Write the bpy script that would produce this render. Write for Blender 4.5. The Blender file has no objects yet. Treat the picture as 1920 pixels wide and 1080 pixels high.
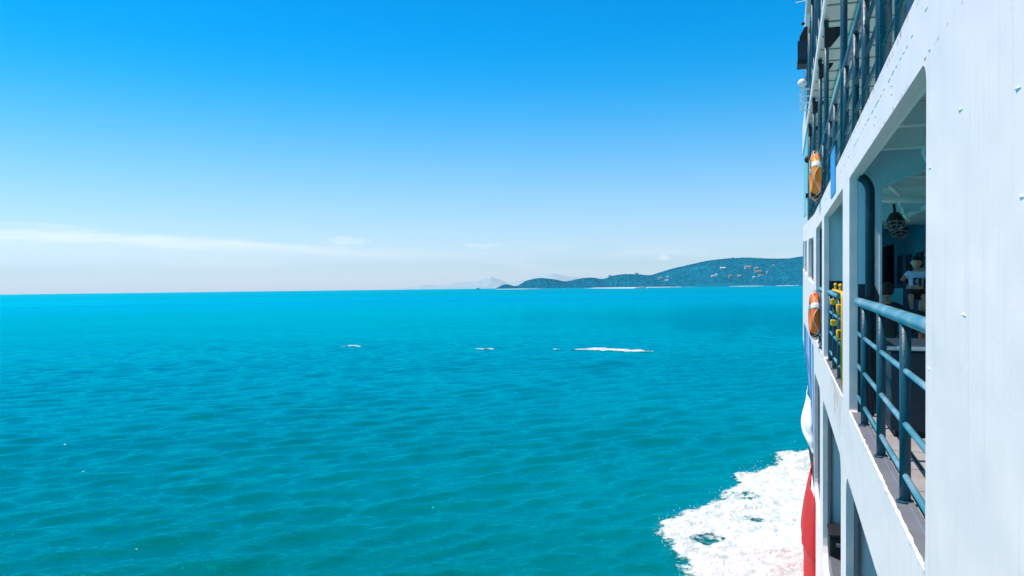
import bpy, bmesh, math, random
import numpy as np
from mathutils import Vector, Matrix, noise as mnoise
from mathutils.geometry import delaunay_2d_cdt
random.seed(7); rng = np.random.default_rng(11)
sc = bpy.context.scene; COL = sc.collection
R = math.radians

# ------------------------------------------------------------------ camera, sky, sun, exposure
PHI = 0.0124                       # the horizon rises to the right: slight camera roll
EYE = Vector((0, 0, 7))
r_ = Vector((math.cos(PHI), 0, -math.sin(PHI))); p_ = Vector((math.sin(PHI), 0, math.cos(PHI))); f_ = Vector((0, 1, 0))
cam = bpy.data.cameras.new('camera'); cam.lens = 28; cam.sensor_width = 36; cam.clip_start = .05; cam.clip_end = 3e5
camo = bpy.data.objects.new('camera', cam); COL.objects.link(camo)
camo.matrix_world = Matrix(((r_.x, p_.x, -f_.x, 0), (r_.y, p_.y, -f_.y, 0), (r_.z, p_.z, -f_.z, 7), (0, 0, 0, 1)))
sc.camera = camo
# ferry frame: x inboard from the hull side, y forward along the ship, z up from the waterline
F_ = 1493.
Ys = (512 * r_ + 22 * p_ + F_ * f_).normalized(); Zs = (p_ - p_.dot(Ys) * Ys).normalized(); Xs = Ys.cross(Zs)
o_ = EYE + .6 * Xs - 7 * Zs
MAT = Matrix(((Xs.x, Ys.x, Zs.x, o_.x), (Xs.y, Ys.y, Zs.y, o_.y), (Xs.z, Ys.z, Zs.z, o_.z), (0, 0, 0, 1)))

SUN_EL = R(64)
sd = MAT.to_3x3() @ Vector((-math.cos(SUN_EL), -.02, math.sin(SUN_EL)))     # sun abeam, over the sea
sl = bpy.data.lights.new('sun', 'SUN'); sl.energy = 4.15; sl.angle = R(.53); sl.color = (1, .82, .71)
so = bpy.data.objects.new('sun', sl); COL.objects.link(so)
so.rotation_euler = sd.to_track_quat('Z', 'Y').to_euler(); so.location = (-40, 10, 80)
w = bpy.data.worlds.new('World'); sc.world = w; w.use_nodes = True
nt = w.node_tree; nt.nodes.clear(); N = nt.nodes.new; L = nt.links.new
wout = N('ShaderNodeOutputWorld'); bg = N('ShaderNodeBackground'); sky = N('ShaderNodeTexSky')
sky.sky_type = 'NISHITA'; sky.sun_disc = False; sky.sun_elevation = math.asin(sd.z / sd.length)
sky.sun_rotation = math.atan2(sd.x, sd.y); sky.altitude = 0; sky.air_density = 1.0; sky.dust_density = .3; sky.ozone_density = 2.5
bg.inputs['Strength'].default_value = .11
geo = N('ShaderNodeTexCoord'); sep = N('ShaderNodeSeparateXYZ'); L(geo.outputs['Generated'], sep.inputs[0])
# richer blue with height, as in the photo's clear tropical sky
rmp = N('ShaderNodeValToRGB'); rmp.color_ramp.interpolation = 'B_SPLINE'; L(sep.outputs['Z'], rmp.inputs[0])
SKYR = [(0.0, (.90, .97, 1.50)), (.03, (.84, .87, 1.10)), (.09, (.74, .87, 1.03)), (.17, (.36, .84, 1.07)), (.25, (.0, .77, 1.12)), (.34, (.0, .74, 1.18)), (.48, (.0, .66, 1.0)), (.6, (.45, .62, .72)), (.75, (.75, .66, .58))]
SKYR = [(p, tuple(x / 2 for x in c)) for p, c in SKYR]             # a smooth ramp holds 0 to 1: halved here, doubled after
e = rmp.color_ramp.elements
e[0].position = SKYR[0][0]; e[0].color = (*SKYR[0][1], 1); e[1].position = SKYR[-1][0]; e[1].color = (*SKYR[-1][1], 1)
for p, c in SKYR[1:-1]:
    q = e.new(p); q.color = (*c, 1)
mul = N('ShaderNodeMix'); mul.data_type = 'RGBA'; mul.blend_type = 'MULTIPLY'; mul.inputs[0].default_value = 1
L(sky.outputs[0], mul.inputs[6]); dbl = N('ShaderNodeVectorMath'); dbl.operation = 'SCALE'; dbl.inputs['Scale'].default_value = 2; L(rmp.outputs[0], dbl.inputs[0]); L(dbl.outputs[0], mul.inputs[7])
# thin cloud bank low over the horizon
def mth(op, a, b=None, c=None, clamp=False):
    n = N('ShaderNodeMath'); n.operation = op; n.use_clamp = clamp
    for i, v in enumerate((a, b, c)):
        if v is None: continue
        if isinstance(v, (int, float)): n.inputs[i].default_value = v
        else: L(v, n.inputs[i])
    return n.outputs[0]
def sstep(v, a, b):
    n = N('ShaderNodeMapRange'); n.interpolation_type = 'SMOOTHSTEP'; L(v, n.inputs[0])
    n.inputs[1].default_value = a; n.inputs[2].default_value = b; return n.outputs[0]
az = mth('ARCTAN2', sep.outputs['X'], sep.outputs['Y'])
cmb = N('ShaderNodeCombineXYZ'); L(mth('MULTIPLY', az, 7), cmb.inputs[0]); L(mth('MULTIPLY', sep.outputs['Z'], 55), cmb.inputs[1])
nz = N('ShaderNodeTexNoise'); nz.inputs['Scale'].default_value = 1.0; nz.inputs['Detail'].default_value = 7; nz.inputs['Roughness'].default_value = .55
L(cmb.outputs[0], nz.inputs['Vector'])
nzo = nz.outputs[0]
zz = mth('ADD', sep.outputs['Z'], mth('MULTIPLY', mth('SUBTRACT', nzo, .5), .035))
top = mth('SUBTRACT', .078, mth('MULTIPLY', mth('MAXIMUM', mth('ADD', az, .62), 0), .045))
band = mth('MULTIPLY', sstep(mth('SUBTRACT', top, zz), 0, .012), mth('SUBTRACT', 1, mth('ADD', mth('MULTIPLY', sstep(mth('SUBTRACT', top, zz), .010, .022), .72), mth('MULTIPLY', sstep(mth('SUBTRACT', top, zz), .02, .07), .28))))
band = mth('MULTIPLY', band, mth('SUBTRACT', 1, sstep(az, -.42, .12)))
band2 = mth('MULTIPLY', sstep(zz, .01, .03), mth('SUBTRACT', 1, sstep(zz, .04, .062)))
band2 = mth('MULTIPLY', band2, mth('MULTIPLY', sstep(nzo, .45, .65), .45))
def puff(a0, z0, wa, wz):
    d = mth('ADD', mth('POWER', mth('DIVIDE', mth('SUBTRACT', az, a0), wa), 2.0), mth('POWER', mth('DIVIDE', mth('SUBTRACT', sep.outputs['Z'], z0), wz), 2.0))
    n2 = N('ShaderNodeTexNoise'); n2.inputs['Scale'].default_value = 110; n2.inputs['Detail'].default_value = 6; L(geo.outputs['Generated'], n2.inputs['Vector'])
    d = mth('ADD', d, mth('MULTIPLY', mth('SUBTRACT', n2.outputs[0], .5), 3.4))
    return mth('SUBTRACT', 1, sstep(d, .0, 1.2))
pf = mth('MAXIMUM', puff(.189, .0352, .010, .0040), mth('MULTIPLY', puff(-.205, .060, .03, .006), .5))
pf = mth('MAXIMUM', pf, mth('MULTIPLY', puff(-.035, .053, .028, .004), .4))
cl = mth('MAXIMUM', mth('MAXIMUM', band, band2), pf, clamp=True)
cmx = N('ShaderNodeMix'); cmx.data_type = 'RGBA'; L(mth('MULTIPLY', cl, .55), cmx.inputs[0]); L(mul.outputs[2], cmx.inputs[6]); cmx.inputs[7].default_value = (7.2, 7.3, 7.7, 1)
L(cmx.outputs[2], bg.inputs[0]); L(bg.outputs[0], wout.inputs[0])
vs = sc.view_settings; vs.view_transform = 'Standard'; vs.look = 'None'; vs.gamma = 1; vs.use_curve_mapping = False; vs.exposure = .55
sc.cycles.max_bounces = 8; sc.cycles.diffuse_bounces = 5; sc.cycles.glossy_bounces = 3; sc.cycles.transparent_max_bounces = 12; sc.cycles.volume_bounces = 0
sc.cycles.sample_clamp_indirect = 6

# ------------------------------------------------------------------ materials
def nodes(name):
    m = bpy.data.materials.new(name); m.use_nodes = True
    t = m.node_tree; return m, t, t.nodes['Principled BSDF']
class G:                                            # terse node graph helper
    def __init__(s, t): s.t = t
    def n(s, typ, **k):
        x = s.t.nodes.new('ShaderNode' + typ)
        for a, v in k.items(): setattr(x, a, v)
        return x
    def l(s, a, b): s.t.links.new(a, b)
    def put(s, sock, v):
        if isinstance(v, bpy.types.NodeSocket): s.l(v, sock)
        else: sock.default_value = v
    def m(s, op, a, b=0., clamp=False):
        x = s.n('Math', operation=op); x.use_clamp = clamp; s.put(x.inputs[0], a); s.put(x.inputs[1], b); return x.outputs[0]
    def ss(s, v, a, b):
        x = s.n('MapRange', interpolation_type='SMOOTHSTEP'); s.put(x.inputs[0], v); x.inputs[1].default_value = a; x.inputs[2].default_value = b; return x.outputs[0]
    def coord(s, kind='Object', scale=(1, 1, 1)):
        c = s.n('TexCoord'); mp = s.n('Mapping'); mp.inputs['Scale'].default_value = scale; s.l(c.outputs[kind], mp.inputs[0]); return mp.outputs[0]
    def noise(s, vec, scale=1., detail=4, rough=.55):
        x = s.n('TexNoise'); s.l(vec, x.inputs['Vector']); x.inputs['Scale'].default_value = scale; x.inputs['Detail'].default_value = detail; x.inputs['Roughness'].default_value = rough; return x.outputs[0]
    def mix(s, f, a, b):
        x = s.n('Mix', data_type='RGBA'); s.put(x.inputs[0], f)
        for i, v in ((6, a), (7, b)): s.put(x.inputs[i], v if isinstance(v, bpy.types.NodeSocket) else (*v[:3], 1))
        return x.outputs[2]
    def bump(s, h, dist, strength=1.):
        x = s.n('Bump'); s.l(h, x.inputs['Height']); x.inputs['Distance'].default_value = dist; x.inputs['Strength'].default_value = strength; return x.outputs[0]

def paint(name, c, c2=None, rough=.45, rust=0., streak=True, bump=.003, bscale=14, spec=.4, chip=None):
    m, t, b = nodes(name); g = G(t)
    v = g.coord(); n1 = g.noise(v, 2.2, 6); n2 = g.noise(g.coord(scale=(9, 9, .7)), 2.0, 5)
    c2 = c2 or tuple(x * .8 for x in c)
    f = g.m('MULTIPLY', g.ss(n2, .45, .75), .5) if streak else g.m('MULTIPLY', g.ss(n1, .4, .75), .5)
    col = g.mix(f, c, c2)
    if rust:
        rn = g.ss(g.noise(v, 7, 8, .65), .72 - rust, .80 - rust * .8)
        col = g.mix(rn, col, g.mix(g.noise(v, 30, 3), (.17, .055, .015), (.32, .14, .05)))
    if chip: col = g.mix(g.ss(g.noise(v, 34, 5, .7), .62, .68), col, chip)
    g.l(col, b.inputs['Base Color']); b.inputs['Roughness'].default_value = rough
    b.inputs['Specular IOR Level'].default_value = spec
    h = g.m('ADD', g.noise(v, bscale, 5), g.m('MULTIPLY', g.noise(v, 1.1, 2), 4.))
    g.l(g.bump(h, bump), b.inputs['Normal'])
    return m
def plain(name, c, rough=.6, metallic=0., spec=.4):
    m, t, b = nodes(name); g = G(t)
    n = g.noise(g.coord(), 9, 5); g.l(g.mix(n, tuple(x * .82 for x in c), tuple(min(1, x * 1.15) for x in c)), b.inputs['Base Color'])
    b.inputs['Roughness'].default_value = rough; b.inputs['Metallic'].default_value = metallic; b.inputs['Specular IOR Level'].default_value = spec
    return m

# white hull paint: faint vertical run marks, rust where the plate edges are
def hull_paint():
    m, t, b = nodes('hull_white'); g = G(t); v = g.coord(); sp = g.n('SeparateXYZ'); g.l(v, sp.inputs[0]); s_, z_ = sp.outputs['Y'], sp.outputs['Z']
    st = g.noise(g.coord(scale=(1, 22, .8)), 1.0, 6, .6); st2 = g.noise(g.coord(scale=(1, 85, 1.3)), 1.0, 4, .6); blot = g.noise(v, 1.3, 5)
    col = g.mix(g.m('MULTIPLY', g.ss(st, .52, .74), .5), (.86, .785, .775), (.68, .65, .66))
    col = g.mix(g.m('MULTIPLY', g.ss(st2, .62, .74), g.m('MULTIPLY', g.ss(blot, .44, .60), .75)), col, (.30, .35, .38))
    warm = g.m('MULTIPLY', g.ss(g.noise(g.coord(scale=(1, 14, .35)), 1.0, 4), .60, .78), .35)
    col = g.mix(warm, col, (.74, .62, .47))
    n = g.noise(v, 9, 6, .65)
    def near(zc, wd): return g.m('SUBTRACT', 1., g.ss(g.m('ABSOLUTE', g.m('SUBTRACT', z_, zc)), wd * .3, wd))
    ed = g.m('MAXIMUM', g.m('MAXIMUM', near(7.981, .012), near(5.643, .011)), g.m('MAXIMUM', near(4.95, .009), g.m('MULTIPLY', near(8.33, .05), .9)))
    rust = g.m('MULTIPLY', ed, g.ss(n, .53, .63))
    # streak of rust running down below the second opening
    wn = g.noise(g.coord(scale=(1, 5, .9)), 1.0, 5, .6)
    rs = g.m('MULTIPLY', g.m('MULTIPLY', g.ss(s_, 9.2, 10.2), g.m('SUBTRACT', 1., g.ss(s_, 11.2, 12.4))), g.m('MULTIPLY', g.ss(z_, 5.0, 5.62), g.m('SUBTRACT', 1., g.ss(z_, 5.66, 5.67))))
    rust = g.m('MAXIMUM', rust, g.m('MULTIPLY', rs, g.ss(g.m('ADD', wn, g.m('MULTIPLY', n, .4)), .64, .86)), clamp=True)
    col = g.mix(rust, col, g.mix(g.noise(v, 40, 3), (.22, .08, .02), (.50, .25, .09)))
    g.l(col, b.inputs['Base Color']); b.inputs['Roughness'].default_value = .42; b.inputs['Specular IOR Level'].default_value = .35
    h = g.m('ADD', g.m('MULTIPLY', g.noise(v, 1.3, 2), 5.), g.m('ADD', g.m('MULTIPLY', st2, .25), g.m('MULTIPLY', g.noise(v, 60, 3), .12)))
    g.l(g.bump(h, .006), b.inputs['Normal'])
    return m
def deck_paint():
    m = paint('deck_grey', (.31, .325, .345), (.20, .21, .225), rough=.7, rust=.09, streak=False, bump=.006, bscale=25); t = m.node_tree; g = G(t); b = t.nodes['Principled BSDF']
    br = g.n('TexBrick'); g.l(g.coord(scale=(1.62, 1.62, 1)), br.inputs['Vector']); br.offset = .5
    for k, v in (('Scale', 1.), ('Mortar Size', .012), ('Mortar Smooth', .2), ('Brick Width', 1.0), ('Row Height', 1.0)): br.inputs[k].default_value = v
    old = b.inputs['Base Color'].links[0].from_socket
    g.l(g.mix(br.outputs['Fac'], old, (.03, .03, .035)), b.inputs['Base Color'])
    return m
def glass_mat():
    m = bpy.data.materials.new('window_glass'); m.use_nodes = True; t = m.node_tree; b = t.nodes['Principled BSDF']; t.nodes.remove(b); g = G(t)
    tr = g.n('BsdfTransparent'); tr.inputs[0].default_value = (.55, .72, .80, 1); gl = g.n('BsdfGlossy'); gl.inputs['Roughness'].default_value = .04
    fr = g.n('Fresnel'); fr.inputs[0].default_value = 1.5; mx = g.n('MixShader'); g.l(fr.outputs[0], mx.inputs[0]); g.l(tr.outputs[0], mx.inputs[1]); g.l(gl.outputs[0], mx.inputs[2])
    g.l(mx.outputs[0], t.nodes['Material Output'].inputs[0]); return m
M = dict(hull=hull_paint(),
    white=paint('white_paint', (.78, .80, .82), rust=.06), soffit=paint('soffit_paint', (.88, .92, .90), (.74, .80, .78), rust=.0, streak=False),
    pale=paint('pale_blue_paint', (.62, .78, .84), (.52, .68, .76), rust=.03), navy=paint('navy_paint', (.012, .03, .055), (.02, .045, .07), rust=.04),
    rail=paint('rail_blue_paint', (.006, .070, .115), (.03, .15, .21), rough=.36, rust=.09, bump=.004, bscale=45, chip=(.16, .30, .36)), railtop=paint('rail_worn_paint', (.05, .23, .32), (.42, .55, .64), rough=.3, bump=.004, bscale=30, streak=False, rust=.06, chip=(.62, .70, .76)),
    teal=paint('teal_paint', (.16, .50, .56), (.11, .40, .47)), sky=paint('inner_blue_paint', (.06, .48, .60), (.04, .38, .50)),
    deck=deck_paint(), ledge=paint('ledge_grey_paint', (.17, .20, .25), (.11, .13, .17), rust=.06, streak=False),
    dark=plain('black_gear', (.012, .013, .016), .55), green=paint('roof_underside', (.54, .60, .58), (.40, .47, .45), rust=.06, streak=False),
    yellow=paint('yellow_paint', (.80, .48, .01), (.70, .36, .01), rust=.05), pipe=paint('dark_pipe_paint', (.004, .032, .055), (.01, .05, .08), rust=.07), lug_shadow=plain('weld_shadow_blue', (.20, .30, .38), .6), grey=plain('grey_steel', (.22, .24, .27), .5), glass=glass_mat(),  # the weld material holds the lugs' shadow as a colour; unused
    orange=plain('orange_plastic', (.95, .17, .012), .42), orange2=plain('amber_plastic', (.95, .25, .012), .42), tape=plain('reflective_tape', (.75, .78, .80), .3), rope=plain('rope', (.62, .60, .55), .9),
    bluestripe=plain('blue_livery_paint', (.015, .16, .48), .4), bluesign=plain('bright_blue_board', (.01, .30, .72), .5), cyanpale=plain('pale_board', (.45, .72, .85), .5),
    red=plain('red_cloth', (.55, .012, .012), .65), cloth=plain('white_cloth', (.82, .82, .82), .8), tarp=plain('navy_tarpaulin', (.012, .06, .115), .55), brown=plain('brown_cloth', (.09, .035, .015), .8),
    skin=plain('skin', (.42, .22, .14), .55), skin2=plain('baby_skin', (.50, .29, .20), .55), hair=plain('black_hair', (.008, .007, .007), .5), shirt=plain('pale_blue_shirt', (.42, .62, .78), .85),
    navycloth=plain('navy_cloth', (.012, .02, .045), .85), khaki=plain('grey_cloth', (.36, .38, .36), .85), darkcloth=plain('dark_cloth', (.02, .022, .028), .85), gold=plain('watch_metal', (.75, .55, .2), .25, 1.), eye=plain('eye', (.01, .008, .008), .2), bluesole=plain('blue_sandal', (.05, .30, .55), .6), pink=plain('pink_cloth', (.65, .12, .2), .8))

# ------------------------------------------------------------------ helpers
class B:
    def __init__(s): s.bm = bmesh.new()
    def box(s, x0, x1, y0, y1, z0, z1):
        v = [s.bm.verts.new((x, y, z)) for x in (x0, x1) for y in (y0, y1) for z in (z0, z1)]
        for q in ((0, 1, 3, 2), (4, 6, 7, 5), (0, 4, 5, 1), (2, 3, 7, 6), (0, 2, 6, 4), (1, 5, 7, 3)): s.bm.faces.new([v[i] for i in q])
        return s
    def tube(s, pts, rad, seg=12, caps=True, closed=False):
        pts = [Vector(p) for p in pts]; n = len(pts); rings = []
        rads = rad if isinstance(rad, (list, tuple)) else [rad] * n
        up = None
        for i, p in enumerate(pts):
            a = pts[(i - 1) % n] if (closed or i > 0) else p; c = pts[(i + 1) % n] if (closed or i < n - 1) else p
            d = (c - a).normalized()
            if up is None: up = Vector((0, 0, 1)) if abs(d.z) < .9 else Vector((1, 0, 0))
            x = d.cross(up).normalized(); up = x.cross(d).normalized()
            rings.append([s.bm.verts.new(p + rads[i] * (math.cos(2 * math.pi * k / seg) * x + math.sin(2 * math.pi * k / seg) * up)) for k in range(seg)])
        m = n if closed else n - 1
        for i in range(m):
            A, C = rings[i], rings[(i + 1) % n]
            for k in range(seg):
                f = s.bm.faces.new((A[k], A[(k + 1) % seg], C[(k + 1) % seg], C[k])); f.smooth = True
        if caps and not closed:
            s.bm.faces.new(rings[0][::-1]); s.bm.faces.new(rings[-1])
        return s
    def prism(s, poly, axis, a, b):                 # polygon extruded along an axis
        def P(u, v, t): return {'x': (t, u, v), 'y': (u, t, v), 'z': (u, v, t)}[axis]
        A = [s.bm.verts.new(P(u, v, a)) for u, v in poly]; C = [s.bm.verts.new(P(u, v, b)) for u, v in poly]; n = len(poly)
        s.bm.faces.new(A[::-1]); s.bm.faces.new(C)
        for i in range(n): s.bm.faces.new((A[i], A[(i + 1) % n], C[(i + 1) % n], C[i]))
        return s
    def ball(s, c, rx, ry=None, rz=None, sub=2):
        mt = Matrix.Translation(c) @ Matrix.Diagonal((rx, ry or rx, rz or rx, 1))
        g = bmesh.ops.create_icosphere(s.bm, subdivisions=sub, radius=1, matrix=mt)
        for v in g['verts']:
            for f in v.link_faces: f.smooth = True
        return s
    def build(s, name, mat, parent=None, bevel=0., loc=None, seg=2):
        bmesh.ops.recalc_face_normals(s.bm, faces=s.bm.faces)
        me = bpy.data.meshes.new(name); s.bm.to_mesh(me); s.bm.free()
        me.materials.append(mat if not isinstance(mat, str) else M[mat])
        o = bpy.data.objects.new(name, me); COL.objects.link(o)
        if parent: o.parent = parent
        if loc is not None: o.location = loc
        if bevel:
            b = o.modifiers.new('bevel', 'BEVEL'); b.width = bevel; b.segments = seg; b.limit_method = 'ANGLE'; b.angle_limit = R(40)
        return o
def np_mesh(name, verts, faces, mat, smooth=True):
    me = bpy.data.meshes.new(name); verts = np.asarray(verts, np.float32); faces = np.asarray(faces, np.int32); k = faces.shape[1]
    me.vertices.add(len(verts)); me.vertices.foreach_set('co', verts.ravel())
    me.loops.add(faces.size); me.loops.foreach_set('vertex_index', faces.ravel())
    me.polygons.add(len(faces)); me.polygons.foreach_set('loop_start', np.arange(0, faces.size, k, dtype=np.int32)); me.polygons.foreach_set('loop_total', np.full(len(faces), k, np.int32))
    me.polygons.foreach_set('use_smooth', np.full(len(faces), smooth)); me.update(calc_edges=True); me.validate()
    me.materials.append(mat if not isinstance(mat, str) else M[mat])
    o = bpy.data.objects.new(name, me); COL.objects.link(o); return o
def tag(o, label=None, cat=None, group=None, kind=None):
    for k, v in (('label', label), ('category', cat), ('group', group), ('kind', kind)):
        if v: o[k] = v
    return o
def empty(name, mat, label, cat, group=None):
    o = bpy.data.objects.new(name, None); COL.objects.link(o); o.matrix_world = mat; o.empty_display_size = .2
    return tag(o, label, cat, group)
def copy_tree(o, parent=None):
    c = o.copy(); COL.objects.link(c)
    if parent: c.parent = parent
    for ch in list(o.children): copy_tree(ch, c)
    return c
def S(x, y, z): return MAT @ Matrix.Translation((x, y, z))     # a place on the ferry

def rrect(s0, s1, z0, z1, r=.12, n=5):
    rs = r if isinstance(r, (tuple, list)) else (r,) * 4
    out = []
    for (cx, cz, a0, rr) in ((s1 - rs[0], z1 - rs[0], 0, rs[0]), (s0 + rs[1], z1 - rs[1], 90, rs[1]), (s0 + rs[2], z0 + rs[2], 180, rs[2]), (s1 - rs[3], z0 + rs[3], 270, rs[3])):
        if rr <= 0.001: out.append((cx, cz)); continue
        for k in range(n + 1):
            a = R(a0 + 90 * k / n); out.append((cx + rr * math.cos(a), cz + rr * math.sin(a)))
    return out
def inside(p, poly):
    x, y = p; c = False; j = len(poly) - 1
    for i in range(len(poly)):
        if (poly[i][1] > y) != (poly[j][1] > y) and x < (poly[j][0] - poly[i][0]) * (y - poly[i][1]) / (poly[j][1] - poly[i][1]) + poly[i][0]: c = not c
        j = i
    return c
def bow(x, s, z):                                    # sheer, bow curve and flare of the forward hull
    if z > 4.9: z += .035 * max(0, s - 18.5) * min(1, (z - 4.9) / 3)
    if s > 30: x += .03 * (s - 30) ** 2
    if z < 4.6: x += .013 * max(0, s - 18.5) * (4.6 - z)
    return (x, s, z)
def plate(outer, holes, x0, x1, step=.6, flat=False):
    """sheet of plating with openings, in the (s, z) plane, x0 outside face, x1 inside face"""
    pts, edges = [], []
    for poly in [outer] + holes:
        dense = []
        for i, a in enumerate(poly):
            b = poly[(i + 1) % len(poly)]; n = max(1, int(math.hypot(b[0] - a[0], b[1] - a[1]) / step))
            dense += [(a[0] + (b[0] - a[0]) * k / n, a[1] + (b[1] - a[1]) * k / n) for k in range(n)]
        i0 = len(pts); pts += dense; edges += [(i0 + k, i0 + (k + 1) % len(dense)) for k in range(len(dense))]
    xs = [p[0] for p in outer]; zs = [p[1] for p in outer]
    s = min(xs) + step * .53
    while s < max(xs):
        z = min(zs) + step * .47
        while z < max(zs):
            if inside((s, z), outer) and not any(inside((s, z), h) for h in holes): pts.append((s, z))
            z += step
        s += step
    V, E, Fc, _, _, _ = delaunay_2d_cdt([Vector(p) for p in pts], edges, [], 1, 1e-5)
    b = B(); bm = b.bm
    sh = (lambda x, s, z: (x, s, z)) if flat else bow
    A = [bm.verts.new(sh(x0, v.x, v.y)) for v in V]; C = [bm.verts.new(sh(x1, v.x, v.y)) for v in V]
    from collections import Counter
    ec = Counter(); ed = {}
    for f in Fc:
        c = (sum(V[i].x for i in f) / len(f), sum(V[i].y for i in f) / len(f))
        if any(inside(c, h) for h in holes) or not inside(c, outer): continue
        try: bm.faces.new([A[i] for i in f]); bm.faces.new([C[i] for i in f][::-1])
        except ValueError: continue
        for k in range(len(f)):
            key = tuple(sorted((f[k], f[(k + 1) % len(f)]))); ec[key] += 1
    for (i, j), n in ec.items():
        if n == 1: bm.faces.new((A[i], A[j], C[j], C[i]))
    for v in [v for v in bm.verts if not v.link_faces]: bm.verts.remove(v)
    return b

# ------------------------------------------------------------------ water
def water_mat():
    m, t, b = nodes('sea_water'); t.nodes.remove(b); g = G(t); out = t.nodes['Material Output']
    v = g.coord()
    h = g.m('ADD', g.noise(g.coord(scale=(.9, 2.6, 1)), 2.1, 6, .64), g.m('MULTIPLY', g.noise(g.coord(scale=(.5, 1.5, 1)), .35, 3), 1.0))
    nrm = g.bump(h, .05)
    patch = g.noise(g.coord(scale=(.012, .03, 1)), 1., 3)
    col = g.mix(g.ss(patch, .35, .7), (.0, .134, .142), (.0, .188, .225))
    d = g.n('BsdfDiffuse'); g.l(col, d.inputs[0])
    gl = g.n('BsdfGlossy'); gl.inputs['Color'].default_value = (.0, .84, 1.0, 1); gl.inputs['Roughness'].default_value = .06
    ln = g.n('VectorMath', operation='LENGTH'); g.l(v, ln.inputs[0]); g.l(g.m('ADD', .05, g.m('MULTIPLY', g.ss(ln.outputs['Value'], 60., 700.), .28)), gl.inputs['Roughness'])   # unresolved ripples far out
    fr = g.n('Fresnel'); fr.inputs[0].default_value = 1.33
    g.l(nrm, gl.inputs['Normal']); g.l(nrm, fr.inputs['Normal']); g.l(nrm, d.inputs['Normal'])
    mx = g.n('MixShader'); g.l(g.m('MULTIPLY', fr.outputs[0], g.m('SUBTRACT', 1., g.m('MULTIPLY', g.ss(ln.outputs['Value'], 120., 1200.), .32))), mx.inputs[0]); g.l(d.outputs[0], mx.inputs[1]); g.l(gl.outputs[0], mx.inputs[2]); g.l(mx.outputs[0], out.inputs[0])
    return m
# directional wave field (sum of sines), faded out where the mesh gets too coarse to carry it
NW = 110
lam = np.exp(rng.uniform(np.log(.22), np.log(2.8), NW)); ang = rng.normal(R(115), R(24), NW); ph = rng.uniform(0, 2 * np.pi, NW)
kx = 2 * np.pi / lam * np.cos(ang); ky = 2 * np.pi / lam * np.sin(ang)
amp = .0051 * lam ** .74
def wave(x, y, cell=None):
    z = np.zeros_like(x)
    for i in range(NW):
        a = amp[i]
        if cell is not None: a = a * np.clip((lam[i] / cell - 2.5) / 2.5, 0, 1)
        s = np.sin(kx[i] * x + ky[i] * y + ph[i]); z += a * (s + .25 * (s * s - .5))
    return z
th = np.concatenate([np.arange(-48, 48, .2), np.arange(48, 312, 4.)]); th = np.radians(th)
rr = [4.]
while rr[-1] < 26500: rr.append(rr[-1] * (1.0052 if rr[-1] < 350 else 1.03))
rr = np.array(rr)
T, RR = np.meshgrid(th, rr); X = RR * np.sin(T); Y = RR * np.cos(T)
cell = np.maximum(RR * .0052, RR * np.where((np.degrees(T) < 48), R(.2), R(4.)))
cell = np.where(RR > 350, RR * .03, cell)
Z = wave(X, Y, cell)
nr, nt_ = X.shape; idx = np.arange(nr * nt_).reshape(nr, nt_)
a = idx[:-1]; b = idx[1:]
quads = np.stack([a, np.roll(a, -1, 1), np.roll(b, -1, 1), b], -1).reshape(-1, 4)
V = np.stack([X, Y, Z], -1).reshape(-1, 3)
cidx = len(V); V = np.vstack([V, [[0, 0, 0]]])
quads = np.vstack([quads, np.stack([np.roll(idx[0], -1), idx[0], np.full(nt_, cidx), np.full(nt_, cidx)], -1)[:0]])
water = np_mesh('water', V, quads, water_mat()); tag(water, kind='structure')

# value noise in numpy
def vnoise(x, y, seed=0):
    xi = np.floor(x).astype(np.int64); yi = np.floor(y).astype(np.int64); xf = x - xi; yf = y - yi
    def h(i, j):
        n = (i * 374761393 + j * 668265263 + seed * 982451653) & 0x7fffffff
        n = ((n ^ (n >> 13)) * 1274126177) & 0x7fffffff
        return ((n ^ (n >> 16)) & 0xffff) / 65535.
    u = xf * xf * (3 - 2 * xf); v = yf * yf * (3 - 2 * yf)
    return (h(xi, yi) * (1 - u) + h(xi + 1, yi) * u) * (1 - v) + (h(xi, yi + 1) * (1 - u) + h(xi + 1, yi + 1) * u) * v
def fbm(x, y, oct=5, seed=0, rough=.5):
    s = 0; a = 1; n = 0
    for i in range(oct):
        s = s + a * vnoise(x * 2 ** i + i * 17.3, y * 2 ** i - i * 9.1, seed + i); n += a; a *= rough
    return s / n

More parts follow.
